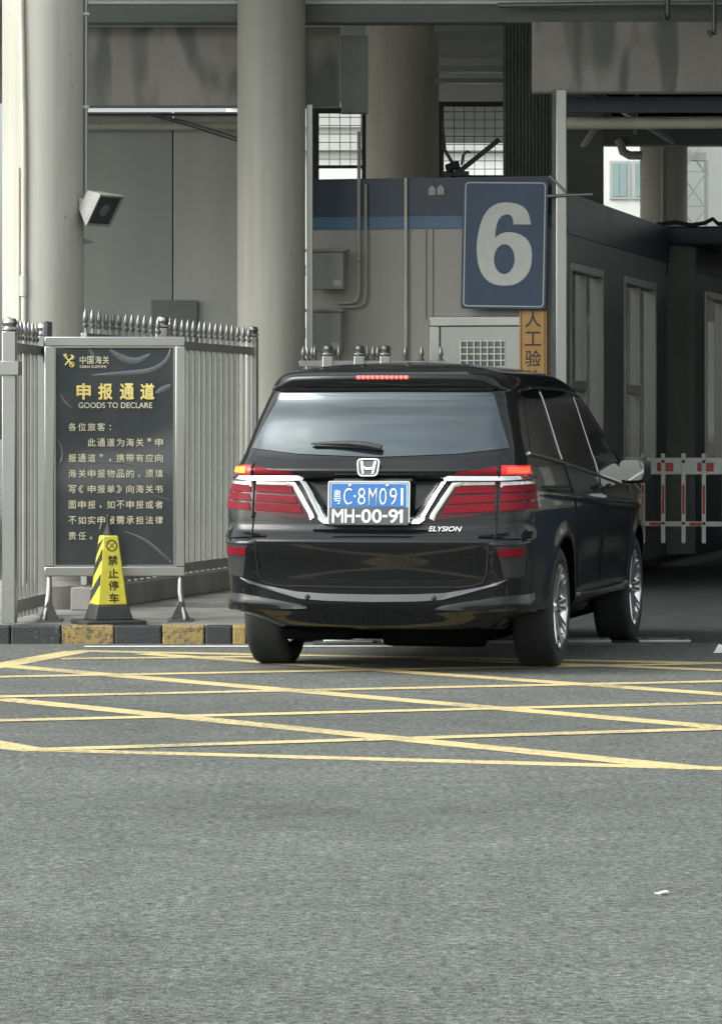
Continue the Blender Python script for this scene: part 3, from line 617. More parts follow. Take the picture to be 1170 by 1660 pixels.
# number sign and orange sign
ns = thing('number_sign', 'blue rectangular sign with a big white number 6 on the booth front', 'sign', bl(-0.485, -0.085, 2.92), -TH)
rr = Matrix.Rotation(R(1.1), 3, 'Y')
def rrect(w, h, r, n=6):
    p = []
    for (cx, cz, a) in ((w/2-r, h/2-r, 0), (-w/2+r, h/2-r, 90), (-w/2+r, -h/2+r, 180), (w/2-r, -h/2+r, 270)): p += arc((cx, cz), r, a, a+90, n)
    return p
def ring_prism(mb, outer, inner, y0, y1, mi=0):
    n = len(outer); vs = [(x, y0, z) for x, z in outer]+[(x, y0, z) for x, z in inner]+[(x, y1, z) for x, z in outer]+[(x, y1, z) for x, z in inner]
    fs = []
    for i in range(n):
        j = (i+1) % n; fs += [(i, j, n+j, n+i), (2*n+i, 3*n+i, 3*n+j, 2*n+j), (i, 2*n+i, 2*n+j, j), (n+i, n+j, 3*n+j, 3*n+i)]
    return mb.add(vs, fs, mi)
f = MB(); f.prism(rrect(.73, 1.09, .02), 0, .03); o = f.build('panel', M['sign_blue'], ns, bev=.004); o.rotation_euler.y = R(1.1)
f = MB(); ring_prism(f, rrect(.69, 1.05, .035), rrect(.672, 1.032, .028), -.003, -.0005); o2 = f.build('border', M['sign_white'], ns, smooth=False); o2.rotation_euler.y = R(1.1)
def catmull(P, n=6):
    o = []; m = len(P)
    for i in range(m-1):
        p0, p1, p2, p3 = (Vector(P[max(i-1, 0)]), Vector(P[i]), Vector(P[i+1]), Vector(P[min(i+2, m-1)]))
        for k in range(n):
            t = k/n; o.append(tuple(0.5*((2*p1)+(p2-p0)*t+(2*p0-5*p1+4*p2-p3)*t*t+(3*p1-p0-3*p2+p3)*t**3)))
    return o+[tuple(P[-1])]
outl = catmull([(965, 262), (953, 215), (923, 185), (870, 173), (820, 180), (783, 208), (759, 255), (747, 310), (743, 362), (750, 422), (770, 470), (806, 502), (857, 512), (908, 504), (947, 475), (966, 440), (972, 398), (967, 352), (945, 318), (910, 299), (872, 294), (842, 301), (818, 318)])+catmull([(820, 290), (827, 255), (842, 231), (863, 222), (881, 226), (891, 243), (893, 262)])
hole = [(858+43*math.cos(a*.1963), 404+61*math.sin(a*.1963)) for a in range(32)]
cu = bpy.data.curves.new('number', 'CURVE'); cu.dimensions = '2D'; cu.fill_mode = 'BOTH'; cu.extrude = .002
for P in (outl, hole):
    spl = cu.splines.new('POLY'); spl.points.add(len(P)-1); spl.use_cyclic_u = True
    for i, (x, y) in enumerate(P): spl.points[i].co = ((x-857)*.00207, (342-y)*.00207, 0, 1)
ob = bpy.data.objects.new('number', cu); COL.objects.link(ob); dg = bpy.context.evaluated_depsgraph_get(); me = bpy.data.meshes.new_from_object(ob.evaluated_get(dg)); bpy.data.objects.remove(ob)
me.transform(Matrix.Rotation(R(90), 4, 'X')); me.materials.clear(); me.materials.append(M['sign_white'])
l6 = bpy.data.objects.new('number', me); COL.objects.link(l6); l6.parent = ns; l6.location = (0, -.003, .005); l6.rotation_euler.y = R(1.1)
os_ = thing('lane_sign', 'narrow orange sign with black vertical lettering below the number sign', 'sign', bl(-0.250, -0.03, 2.02), -TH)
f = MB(); f.prism(rrect(.235, .74, .012), 0, .03); f.build('panel', M['sign_orange'], os_, bev=.003)
f = MB(); ring_prism(f, rrect(.205, .71, .012), rrect(.193, .698, .01), -.003, -.0005); f.build('border', M['ink'], os_, smooth=False)
for i, chh in enumerate('人工验放'):
    lettering(chh, os_, M['ink'], .0, .27-.165*i, -.001, w=.135, h=.135 if chh != '工' else .115, off=.012)

# ----------------------------------------------------------------- the next booth along
b7 = thing('checkpoint_booth', 'dark booth further back at the right edge behind the barrier', 'booth', bl(0, 6.7), -TH)
c = MB(); c.box(-2.0, .22, 0, .1, KZ, 3.2); c.build('front_wall', M['dark_panel'], b7, smooth=False)
c = MB()
for a, b in ((0.1, .75), (2.6, 6.0)): c.box(.12, .22, a, b, .9, 2.95)
c.box(.12, .22, .75, 2.6, 2.78, 2.95); c.build('side_wall', M['booth_side'], b7, smooth=False)
c = MB(); c.box(.12, .223, .1, 6.0, KZ, .9); c.build('dado', M['navy'], b7, smooth=False)
c = MB(); c.box(.12, .232, .1, 6.0, 2.95, 3.2); c.build('navy_side_band', M['navy'], b7, smooth=False)
c = MB(); c.box(-2.1, 1.6, -.12, 6.2, 3.21, 3.40); c.build('roof', M['navy'], b7, smooth=False, bev=.02)
f = MB(); f.box(.13, .245, .74, .80, .9, 2.78); f.box(.13, .245, 2.55, 2.61, .9, 2.78); f.box(.13, .245, .80, 2.55, 2.72, 2.785); fo = f.build('window_frame', M['steel'], b7, bev=.004)
f = MB(); f.box(.15, .165, .80, 2.55, .9, 2.72); f.build('pane', M['glass_dark'], fo, smooth=False)
f = MB(); f.tube([(-.15, -.14, 3.42), (.05, -.16, 3.44), (.2, -.15, 3.41), (.34, -.16, 3.43), (.42, -.16, 3.47), (.47, -.15, 3.42), (.6, -.1, 3.42)], .022, 8)
f.tube([(-.1, -.15, 3.4), (.0, -.16, 3.36), (-.02, -.15, 3.2), (-.05, -.14, 2.9)], .008, 6); f.build('cable', M['rubber'], b7)
# wall out of view beside the lane, added for its reflection in the van
lw = thing('reflection_wall', 'added unseen wall with pale panels, reflected in the side of the van', 'wall', (6.4, 27, 0))
far = MB(); far.box(0, .3, 0, 30, .9, 3.3); far.build('wall_panel', M['booth'], lw, smooth=False)
far = MB(); far.box(-.02, .3, 0, 30, 0, .898); far.build('dado', M['navy'], lw, smooth=False)
for i in range(11):
    far = MB(); far.box(-.05, -.003, .8+2.6*i, 2.3+2.6*i, 1.2, 2.7); fo = far.build('window', M['steel'], lw, smooth=False)  # pale panels added to vary the van's reflections
    far = MB(); far.box(-.075, -.053, .9+2.6*i, 2.2+2.6*i, 1.3, 2.6); far.build('pane', M['pale_wall'] if i % 3 else M['far_glass'], fo, smooth=False)

# ----------------------------------------------------------------- lane barrier
gp = at(1022, 700, 36.2)
bg_ = thing('barrier_gate', 'white and red barrier gate with hanging uprights across the lane', 'barrier', (gp.x, 36.2, 0), -TH)
def bz(v): return CAM_H-(v-HZ)/FPX*36.15
LG = 1.75
f = MB(); f.box(-.06, LG, -.025, .025, bz(769), bz(742)); gt = f.build('top_rail', M['gate_white'], bg_, bev=.005)
for i in range(5):
    f = MB(); f.box(.24+.365*i, .24+.365*i+.15, -.0285, -.0255, bz(764), bz(750)); f.build('red_stripe', M['gate_red'], gt, smooth=False)
f = MB(); f.box(-.06, LG, -.016, .016, bz(853), bz(845)); gt = f.build('bottom_rail', M['gate_white'], bg_, bev=.003)
for i in range(5):
    f = MB(); f.box(.17+.365*i, .17+.365*i+.13, -.0195, -.0165, bz(852), bz(846.5)); f.build('red_stripe', M['gate_red'], gt, smooth=False)
up = MB(); up.box(-.019, .019, -.046, -.030, bz(880), bz(735)); upo = up.build('upright', M['gate_white'], bg_, bev=.003); upo.location.x = .115
st = MB(); st.box(-.011, .011, -.049, -.0465, bz(833), bz(786)); so_ = st.build('red_strip', M['gate_red'], upo, smooth=False)
for vv in (748, 848):
    st = MB(); st.lathe([(.014, -.047), (.014, -.052), (.006, -.054)], 12, axis='y', c=(0, 0, bz(vv))); st.build('bolt', M['rubber'], upo)
for i in range(1, 9):
    cpy = dup(upo, bg_); cpy.location.x = .115+.184*i
f = MB(); f.box(LG, LG+.3, -.2, .2, 0.0, 1.15); f.build('motor_cabinet', M['sign_orange'], bg_, bev=.02)

# ----------------------------------------------------------------- spiked fences
def picket_mesh(h0, h1, s=.020):
    c = MB(); c.box(-s/2, s/2, -s/2, s/2, h0, h1-.13)
    c.lathe([(.011, h1-.135), (.021, h1-.12), (.021, h1-.108), (.010, h1-.10), (.012, h1-.095), (.021, h1-.075), (.014, h1-.035), (.001, h1)], 10)
    return c
def fence_post(parent, x, h0, h1, w, m, y=0.0):
    c = MB(); c.box(x-w/2, x+w/2, y-w/2, y+w/2, h0, h1-.09); o = c.build('post', m, parent, bev=.005)
    c = MB(); c.lathe([(w*.45, h1-.09), (w*.62, h1-.08), (w*.62, h1-.07), (w*.5, h1-.06), (w*.60, h1-.035), (w*.46, h1-.01), (.004, h1)], 18, c=(x, y, 0)); c.build('cap', m, o); return o
def fence(name, label, loc, rz, L, pickets, posts, h0, h1, mp, mposts, rails, psize=.017):
    t = thing(name, label, 'fence', loc, rz)
    first = picket_mesh(h0, h1, psize).build('picket', M['picket'], t); first.location.x = pickets[0]
    first.rotation_euler.y = R(.25)
    for x in pickets[1:]:
        o = first.copy(); COL.objects.link(o); o.parent = t; o.location.x = x+random.uniform(-.005, .005); o.rotation_euler = (0, R(random.uniform(-.35, .35)), 0)
    for x in posts: fence_post(t, x, h0-.02, h1+.005, .085, mposts)
    for z, hh in rails:
        c = MB(); c.box(0, L, -.022, .022, z-hh/2, z+hh/2); c.build('rail', M['steel_dull'], t, bev=.003)
    return t
FS = Vector((-1.905, 27.55, 0))
pk = [i*.172+.03 for i in range(28) if abs(i*.172+.03-2.06) > .06]
fr = fence('spiked_fence', 'long steel fence of spiked pickets running back behind the sign board', FS, R(90)-TH, 4.82, [x for x in pk if x < 4.75], [2.06, 4.80], .27, 2.19, M['steel_dull'], M['steel'], [(1.99, .06), (.32, .07)])
c = MB(); c.box(-.02, 4.9, -.09, .09, KZ, .27); c.build('plinth', M['plinth'], fr, smooth=False, bev=.01)
A, B = Vector((-2.235, 25.50, 0)), Vector((-2.125, 26.75, 0)); dv = B-A; ang = math.atan2(dv.y, dv.x)
ff = fence('spiked_fence', 'short steel spiked fence at the left edge in front of the pale column', A, ang, dv.length+.02, [.28+.145*i for i in range(6)], [0.0, 1.27], KZ+.03, 2.065, M['steel_dull'], M['steel'], [(1.88, .06), (.22, .08)])
c = MB(); c.box(1.10, 1.30, -.06, -.03, 1.80, 2.075); c.build('latch_plate', M['steel_dark'], ff, bev=.004)
c = MB(); c.box(-.07, .07, -.07, .07, 1.70, 1.79); c.build('clamp', M['steel_dull'], ff, bev=.004)
# fence in front of the booth, seen over the van roof
FY = 32.9
def fx(u): return (u-485)/FPX*FY
fb = fence('spiked_fence', 'spiked fence with three ball topped posts in front of the booth door', ((485-CX)/FPX*FY, FY, 0), 0, fx(722), [fx(u) for u in (490, 497.5, 505, 513, 549, 594, 603, 611, 656, 684, 712)], [fx(531), fx(582), fx(624)], KZ+.05, 2.05, M['steel_dull'], M['steel'], [(1.90, .05), (.30, .06)])
for o in fb.children:
    if o.name.startswith('picket'): pass

# ----------------------------------------------------------------- declaration sign board
SB = thing('sign_board', 'black notice board with gold Chinese lettering in a steel frame on two feet', 'sign board', (-1.596, 26.0, KZ), R(1.5))
PXM = 249.6
def su(u): return (u-186.5)/PXM
def sv(v): return CAM_H-(v-HZ)/PXM-KZ
xl, xr, zt_, zb_ = su(73), su(300), sv(546), sv(934)
fw = .062
c = MB(); c.box(xl, xr, -.035, .035, zt_-fw, zt_); c.box(xl, xr, -.035, .035, zb_, zb_+fw); c.box(xl, xl+fw, -.035, .035, zb_+fw, zt_-fw); c.box(xr-fw, xr, -.035, .035, zb_+fw, zt_-fw)
c.build('frame', M['steel'], SB, bev=.006)
c = MB(); gx0, gx1, gz0, gz1 = xl+fw, xr-fw, zb_+fw, zt_-fw
for (a, b, e, f_) in ((gx0, gx1, gz1-.010, gz1), (gx0, gx1, gz0, gz0+.012), (gx0, gx0+.010, gz0+.012, gz1-.010), (gx1-.014, gx1, gz0+.012, gz1-.010)): c.box(a, b, -.024, .02, e, f_)
c.build('inner_bead', M['chrome'], SB, smooth=False)
c = wavy_panel(gx0+.01, gx1-.01, gz0+.012, gz1-.01, -.012, .0018, 12); pn = c.build('panel', M['board'], SB)
yt = -.0185
def sheen_ribbon(P, w):                                        # reflections on the creased clear film, drawn as paler grey raised ribbons
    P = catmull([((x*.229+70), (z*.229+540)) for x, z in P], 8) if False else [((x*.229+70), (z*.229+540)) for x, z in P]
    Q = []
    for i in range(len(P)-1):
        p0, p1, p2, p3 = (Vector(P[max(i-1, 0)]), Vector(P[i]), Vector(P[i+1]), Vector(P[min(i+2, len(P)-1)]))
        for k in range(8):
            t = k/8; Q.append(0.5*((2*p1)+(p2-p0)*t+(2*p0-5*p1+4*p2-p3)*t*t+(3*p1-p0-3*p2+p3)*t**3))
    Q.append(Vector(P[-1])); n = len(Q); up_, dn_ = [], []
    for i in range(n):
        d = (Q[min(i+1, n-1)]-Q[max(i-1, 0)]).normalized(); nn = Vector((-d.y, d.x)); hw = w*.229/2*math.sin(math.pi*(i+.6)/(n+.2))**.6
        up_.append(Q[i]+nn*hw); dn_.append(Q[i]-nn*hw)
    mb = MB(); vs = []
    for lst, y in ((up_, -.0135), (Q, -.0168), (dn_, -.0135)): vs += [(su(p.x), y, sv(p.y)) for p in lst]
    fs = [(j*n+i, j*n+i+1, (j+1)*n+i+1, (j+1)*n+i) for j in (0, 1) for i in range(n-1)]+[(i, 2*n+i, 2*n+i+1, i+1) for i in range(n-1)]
    mb.add(vs, fs); mb.build('film_reflection', M['film'], pn)
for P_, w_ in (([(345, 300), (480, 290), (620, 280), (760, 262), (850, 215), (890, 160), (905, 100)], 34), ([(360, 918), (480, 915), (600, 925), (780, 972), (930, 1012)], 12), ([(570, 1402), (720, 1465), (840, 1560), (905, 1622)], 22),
               ([(780, 1140), (840, 1165), (905, 1182)], 10), ([(95, 740), (128, 800), (138, 880), (112, 945)], 14), ([(120, 420), (150, 480), (210, 535)], 16), ([(320, 100), (350, 150), (365, 180)], 22), ([(800, 425), (850, 395), (905, 370)], 40), ([(470, 115), (560, 175), (660, 195), (760, 150)], 46), ([(430, 1290), (415, 1350), (400, 1400)], 12)): sheen_ribbon(P_, w_)
def sline(txt, u0, u1, v0, v1, m, off=0.0, **kw): return lettering(txt, pn, m, su((u0+u1)/2), sv((v0+v1)/2), yt, w=(u1-u0)/PXM, h=(v1-v0)/PXM, off=off, ext=.001, **kw)
for chh, u in zip('中国海关', (135, 147, 160, 172)): sline(chh, u-5, u+5, 577.5, 590, M['gold_pale'], .012)
sline('CHINA CUSTOMS', 130, 173, 592.5, 596.5, M['gold_pale'], .02)
c = MB()
c.tube([(su(104), yt, sv(575)), (su(119), yt, sv(593))], .005, 8); c.tube([(su(120), yt, sv(577)), (su(106), yt, sv(592))], .0045, 8)
c.tube([(su(117+4*math.cos(a*.7)), yt, sv(591+4*math.sin(a*.7))) for a in range(9)], .003, 6, closed=True)
c.tube([(su(119), yt, sv(577)), (su(115), yt, sv(575)), (su(121), yt, sv(580)), (su(117), yt, sv(583))], .004, 6)
c.tube([(su(104), yt, sv(575)), (su(109), yt, sv(574.5))], .004, 6); c.tube([(su(106), yt, sv(578)), (su(111), yt, sv(577))], .003, 6)
c.build('emblem', M['gold'], pn)
for chh, u in zip('申报通道', (136, 171, 206, 239)): sline(chh, u-10.5, u+11, 622, 647, M['gold'], .030)
sline('GOODS TO DECLARE', 128, 247, 652.5, 661.5, M['gold_pale'], .012)
rows = ['各位旅客：', '　　此通道为海关“申', '报通道”，携带有应向', '海关申报物品的，须填', '写《申报单》向海关书', '面申报，如不申报或者', '不如实申报需承担法律', '责任。']
for i, rtxt in enumerate(rows):
    v = 692+25.2*i
    for j, chh in enumerate(rtxt):
        if chh == '　': continue
        u = 118+15.55*j; sz = 6.2
        if chh in '，。：': 
            lettering({'，': ',', '。': '.', '：': ':'}[chh] if chh != '。' else 'o', pn, M['gold_pale'], su(u-1), sv(v+3.5) if chh != '：' else sv(v+1), yt, h=(4 if chh != '：' else 8)/PXM, off=.01, ext=.001); continue
        if chh in '“”': lettering('"', pn, M['gold_pale'], su(u), sv(v-4), yt, h=4.5/PXM, off=.02, ext=.001); continue
        sline(chh, u-sz, u+sz-(4 if chh in '《》' else 0), v-6.4, v+6.4, M['gold_pale'], .008)
for s_ in (-1, 1):
    x = xl+.03 if s_ < 0 else xr-.03
    c = MB(); c.tube([(x, 0, zb_), (x, -.02, zb_-.10), (x+.01*s_, -.03, zb_-.18), (x+.025*s_, -.05, .05), (x+.03*s_, -.06, .012)], [.016, .02, .02, .016, .014], 12)
    c.tube([(x, 0, zb_), (x, .03, zb_-.12), (x, .10, .05), (x, .22, .012)], .016, 12); lg = c.build('leg', M['steel'], SB)
    c = MB(); c.prism([(x-.07, 0), (x+.07, 0), (x+.012, .13), (x-.012, .13)], -.055, -.035); c.box(x-.08, x+.08, -.13, .26, 0, .010); c.build('foot_plate', M['steel_dark'], lg, bev=.004)

# ----------------------------------------------------------------- traffic cone
CS = 253.5
CN = thing('traffic_cone', 'yellow and black square no parking cone standing before the notice board', 'traffic cone', ((176-CX)/CS, 25.62, KZ), R(20))
c = MB(); c.box(-.20, .20, -.19, .19, 0, .028); c.build('base', M['rubber'], CN, bev=.008)
def frus(mb, w0, z0, w1, z1, mi=0):
    vs = [(a*w0, b*w0, z0) for a, b in ((-1, -1), (1, -1), (1, 1), (-1, 1))]+[(a*w1, b*w1, z1) for a, b in ((-1, -1), (1, -1), (1, 1), (-1, 1))]
    return mb.add(vs, [(3, 2, 1, 0), (4, 5, 6, 7), (0, 1, 5, 4), (1, 2, 6, 5), (2, 3, 7, 6), (3, 0, 4, 7)], mi)
c = MB(); frus(c, .130, .028, .103, .125); c.build('skirt', M['rubber'], CN, bev=.01)
W0, W1, Z0, Z1 = .098, .050, .125, .567
c = MB(); frus(c, W0, Z0, W1, Z1); bd = c.build('body', M['cone_yellow'], CN, bev=.008)
c = MB(); c.lathe([(.042, Z1), (.032, Z1+.012), (.014, Z1+.06), (.009, Z1+.10), (.013, Z1+.108), (.016, Z1+.12), (.009, Z1+.134), (.001, Z1+.136)], 20); c.build('tip', M['rubber'], CN)
def cf(sx, z, out=.002):              # a point on the front (-y) face of the body
    w = W0+(W1-W0)*(z-Z0)/(Z1-Z0); return Vector((sx*w, -w-out, z))
def cl(sy, z, out=.002):              # a point on the left (-x) face
    w = W0+(W1-W0)*(z-Z0)/(Z1-Z0); return Vector((-w-out, sy*w, z))
c = MB()
for z in (.16, .32, .45):
    P = [cl(-.98, z+.09), cl(-.98, z+.16), cl(.98, z+.05), cl(.98, z-.02)]
    P = [Vector((p.x, p.y, min(max(p.z, Z0+.004), Z1-.01))) for p in P]
    P2 = [p+Vector((.006, 0, 0)) for p in P]
    c.add(P+P2, [(0, 1, 2, 3), (7, 6, 5, 4)]+[(i, i+4, (i+1) % 4+4, (i+1) % 4) for i in range(4)])
c.build('black_stripe', M['ink'], bd, smooth=False)
def on_cone(o):                       # lay flat lettering on the sloping front face
    for v in o.data.vertices:
        w = W0+(W1-W0)*(v.co.z-Z0)/(Z1-Z0); v.co.y = -w-.0008+(v.co.y)
for chh, z in zip('禁止停车', (.410, .328, .250, .170)): on_cone(lettering(chh, bd, M['ink'], .008, z, 0, w=.064, h=.060 if chh != '止' else .056, off=.012, ext=.0015))
c = MB(); rad = .034
c.tube([(rad*math.cos(a*.3927)+.004, 0, .503+rad*math.sin(a*.3927)) for a in range(16)], .0036, 6, closed=True)
for s_ in (-1, 1): c.bar((.004-.024*s_, 0, .479), (.004+.024*s_, 0, .527), .006, .003)
o = c.build('cross_symbol', M['ink'], bd)
for v in o.data.vertices:
    w = W0+(W1-W0)*(v.co.z-Z0)/(Z1-Z0); v.co.y = -w-.001+v.co.y*.3

# ================================================================= FAR BUILDINGS
def building(X0, X1, Y, H, m, label, win=None, ribs=None, depth=12):
    t = thing('far_building', label, 'building', ((X0+X1)/2, Y, 0)); hw = (X1-X0)/2
    c = MB(); c.box(-hw, hw, 0, depth, 0, H); w = c.build('wall', m, t, smooth=False)
    c = MB(); c.box(-hw-.2, hw+.2, -.2, depth+.2, H+.002, H+.5); c.build('roof', M['pale_wall2'], t, smooth=False)
    if win:
        dx, dz, ww, wh, z0 = win; z = z0
        while z+wh < H-.4:
            x = -hw+.6
            while x+ww < hw-.3:
                f = MB(); f.box(x-.08, x+ww+.08, -.06, .0, z-.08, z+wh+.08); fo = f.build('window', M['pale_wall2'], t, smooth=False)
                f = MB(); f.box(x, x+ww*.48, -.075, -.061, z, z+wh); f.box(x+ww*.52, x+ww, -.075, -.061, z, z+wh); f.build('pane', M['far_glass'], fo, smooth=False); x += dx
            z += dz
    if ribs:
        za, zb2, st_ = ribs; c = MB(); z = za
        while z < zb2: c.box(-hw, hw, -.25, -.002, z, z+st_*.55); z += st_
        c.build('louvres', M['pale_wall2'], t, smooth=False)
    return t
building(-3.2, 4.6, 95, 16, M['pale_wall'], 'pale building with grey louvres seen through the wire mesh screens', ribs=(8.0, 15.5, .55))
building(6.6, 9.3, 115, 15, M['pale_wall'], 'pale building with rows of greenish windows seen between the right columns', win=(.66, 1.7, .42, .95, 3.0))
building(9.6, 22, 122, 14, M['pale_wall'], 'blank white building at the right edge beyond the booths', depth=10)
tw = thing('crane_tower', 'small lattice tower in front of the white building at right', 'lattice tower', (8.66, 104, 0))
c = MB()
for x in (-.32, .32):
    for y in (0, .6): c.bar((x, y, 0), (x, y, 8.4), .05)
z = 0
while z < 8.3:
    c.bar((-.32, 0, z), (.32, 0, z+.9), .035); c.bar((.32, .6, z), (-.32, .6, z+.9), .035); c.bar((-.32, 0, z), (.32, 0, z), .03); z += .9
c.build('lattice', M['pale_wall2'], tw, smooth=False)
c = MB(); c.box(-.30, .30, .1, .5, 8.4, 8.6); c.build('platform', M['pale_wall2'], tw, smooth=False)

# ================================================================= THE VAN
CAR = thing('minivan', 'black minivan seen from behind with its brake lights lit', 'van', (0.044, 22.01, 0), -TH)
Wf = pchip([(.22, .63), (.27, .68), (.32, .80), (.345, .882), (.36, .895), (.50, .902), (.72, .918), (.90, .92), (1.0, .902), (1.08, .882), (1.15, .862), (1.22, .835), (1.4, .775), (1.56, .718), (1.62, .684), (1.66, .645), (1.69, .575), (1.715, .46), (1.735, .28), (1.745, .08)])
YRf = pchip([(.22, .55), (.245, .20), (.27, .12), (.33, .075), (.352, .055), (.37, .045), (.40, .035), (.50, .035), (.56, .030), (.70, .004), (.735, 0), (.748, .010), (.80, .060), (.83, .072), (.86, .075), (.95, .090), (1.05, .108), (1.075, .108), (1.10, .092), (1.125, .086), (1.15, .105), (1.20, .152), (1.24, .182), (1.40, .285), (1.555, .395), (1.566, .396), (1.576, .380), (1.60, .362), (1.64, .352), (1.66, .362), (1.675, .405), (1.69, .49), (1.71, .68), (1.73, .95), (1.745, 1.3)])
RCf = pchip([(.22, .22), (.36, .17), (.72, .15), (.85, .15), (1.1, .15), (1.25, .12), (1.5, .11), (1.64, .13), (1.69, .14), (1.72, .12), (1.745, .03)])
CRf = pchip([(.22, .05), (.36, .10), (.74, .115), (1.0, .115), (1.25, .115), (1.56, .10), (1.66, .10), (1.70, .05), (1.745, .0)])
TPf = pchip([(0, .925), (.25, .950), (1.0, .990), (1.8, 1.0), (3.6, .995), (4.2, .970), (4.94, .86)])
YFf = pchip([(.22, 4.60), (.30, 4.80), (.50, 4.93), (.70, 4.92), (.85, 4.84), (.93, 4.70), (.99, 4.45), (1.03, 4.15), (1.08, 4.02), (1.20, 3.85), (1.40, 3.50), (1.56, 3.15), (1.64, 2.90), (1.69, 2.65), (1.715, 2.45), (1.735, 2.15), (1.745, 1.80)])
AX = (1.05, 3.93); RT = .345
def sstep(a, b, x): t = min(max((x-a)/(b-a), 0), 1); return t*t*(3-2*t)
def relief(x, z):
    hw = .25+(.41-.25)*min(max((z-.85)/(1.08-.85), 0), 1)
    d = .030*(1-sstep(hw-.035, hw+.0, abs(x)))*sstep(.848, .875, z)*(1-sstep(1.06, 1.085, z))
    # bumper cheeks stand a little proud of the tailgate
    d -= .012*sstep(.64, .70, abs(x))*sstep(.42, .5, z)*(1-sstep(.72, .745, z))
    return d
def side_bump(y, z):
    b = 0
    for a in AX:
        r = math.hypot(y-a, z-RT); b += .014*math.exp(-((r-.41)/.05)**2) if z > .2 else 0
    b += .010*math.exp(-((z-(1.00-.035*(y-.5)))/.022)**2)*sstep(.25, .7, y)*(1-sstep(3.9, 4.3, y))      # shoulder crease
    b -= .014*math.exp(-((z-.60)/.12)**2)*sstep(1.4, 1.9, y)*(1-sstep(3.0, 3.5, y))                    # hollow of the doors
    b += .012*math.exp(-((z-.40)/.03)**2)*sstep(1.4, 1.6, y)*(1-sstep(3.3, 3.5, y))
    return b
_rc = {}
NR, NC, NS, NF, NE = 44, 14, 90, 10, 10
def ring(z):
    key = round(z, 4)
    if key in _rc: return _rc[key]
    w, y0, rc, crn, yf = Wf(z), YRf(z), RCf(z), CRf(z), YFf(z)
    ye = lambda x: y0+crn*(abs(x)/w)**2.5
    ys = ye(w)+rc*1.3; ws = w*TPf(ys)+side_bump(ys, z); xc = ws-rc
    P = []
    for i in range(NR): x = xc*i/NR; P.append((x, ye(x)+relief(x, z)))
    p0 = Vector((xc, ye(xc)+relief(xc, z))); sl2 = crn*2.5*(xc/w)**1.5/w; p3 = Vector((ws, ys)); kk = .62
    c1 = p0+Vector((rc*kk, rc*kk*sl2)); tpn = (TPf(ys+.05)-TPf(ys))*w/.05; c2 = p3-Vector((tpn, 1)).normalized()*(ys-p0.y)*kk
    for i in range(NC):
        t = i/NC; q = p0*(1-t)**3+c1*3*t*(1-t)**2+c2*3*t*t*(1-t)+p3*t**3; P.append((q.x, q.y))
    rf = min(.32, w*.5); yfs = max(yf-rf*1.4, ys+.05)
    for i in range(NS): y = ys+(yfs-ys)*i/NS; P.append((w*TPf(y)+side_bump(y, z), y))
    p0 = Vector((w*TPf(yfs)+side_bump(yfs, z), yfs)); p3 = Vector((max(p0.x-rf, .02), yf-.05)); c1 = p0+Vector((0, (yf-yfs)*.55)); c2 = p3+Vector((rf*.55, -.03))
    for i in range(NF):
        t = i/NF; q = p0*(1-t)**3+c1*3*t*(1-t)**2+c2*3*t*t*(1-t)+p3*t**3; P.append((q.x, q.y))
    for i in range(NE+1): x = p3.x*(1-i/NE); P.append((x, yf-.05*(x/max(p3.x, .01))**2))
    A_ = np.array(P); seg = np.hypot(*np.diff(A_, axis=0).T); L_ = np.concatenate([[0], np.cumsum(seg)])
    _rc[key] = (A_, L_); return _rc[key]
def spt(q, z):
    A_, L_ = ring(z); s_ = 1 if q >= 0 else -1; a = abs(q)
    return Vector((s_*float(np.interp(a, L_, A_[:, 0])), float(np.interp(a, L_, A_[:, 1])), z))
def snorm(q, z):
    e = .006; a = spt(q+e, z)-spt(q-e, z); b = spt(q, z+e)-spt(q, z-e); n = a.cross(b)
    return n.normalized() if n.length > 1e-9 else Vector((0, -1, 0))
def q_at_y(y, z):                                           # arc length from the tail's middle to a station on the side
    A_, L_ = ring(z); i0 = NR+NC
    return float(np.interp(y, A_[i0:i0+NS, 1], L_[i0:i0+NS]))
def sp(q, z, off): return spt(q, z)+snorm(q, z)*off
def lerp_poly(poly, t):
    L_ = [0]
    for a, b in zip(poly[:-1], poly[1:]): L_.append(L_[-1]+math.hypot(b[0]-a[0], b[1]-a[1]))
    d = t*L_[-1]
    for i in range(len(poly)-1):
        if d <= L_[i+1]+1e-9:
            k = (d-L_[i])/max(1e-9, L_[i+1]-L_[i]); return (poly[i][0]+(poly[i+1][0]-poly[i][0])*k, poly[i][1]+(poly[i+1][1]-poly[i][1])*k)
    return poly[-1]
def grid_patch(mb, P, thick, mi=0):
    """P[j][i] = (outer point, normal): closed plate over the body"""
    nv, nu = len(P), len(P[0]); vs = [p for r in P for p, n in r]+[p-n*thick for r in P for p, n in r]; b = nv*nu; fs = []
    for j in range(nv-1):
        for i in range(nu-1):
            a = j*nu+i; fs += [(a, a+1, a+nu+1, a+nu), (a+b, a+b+nu, a+b+nu+1, a+b+1)]
    for j in range(nv-1):
        for i in (0, nu-1): a = j*nu+i; fs.append((a, a+nu, a+nu+b, a+b))
    for i in range(nu-1):
        for j in (0, nv-1): a = j*nu+i; fs.append((a, a+1, a+1+b, a+b))
    return mb.add(vs, fs, mi)
def patch(mb, bot, top, off=.004, thick=.02, nu=40, nv=10, off2=None, mi=0):
    P = []
    for j in range(nv+1):
        t = j/nv; row = []; o_ = off+((off if off2 is None else off2)-off)*t
        for i in range(nu+1):
            a, b = lerp_poly(bot, i/nu), lerp_poly(top, i/nu); q, z = a[0]+(b[0]-a[0])*t, a[1]+(b[1]-a[1])*t
            n = snorm(q, z); row.append((spt(q, z)+n*o_, n))
        P.append(row)
    return grid_patch(mb, P, thick, mi)
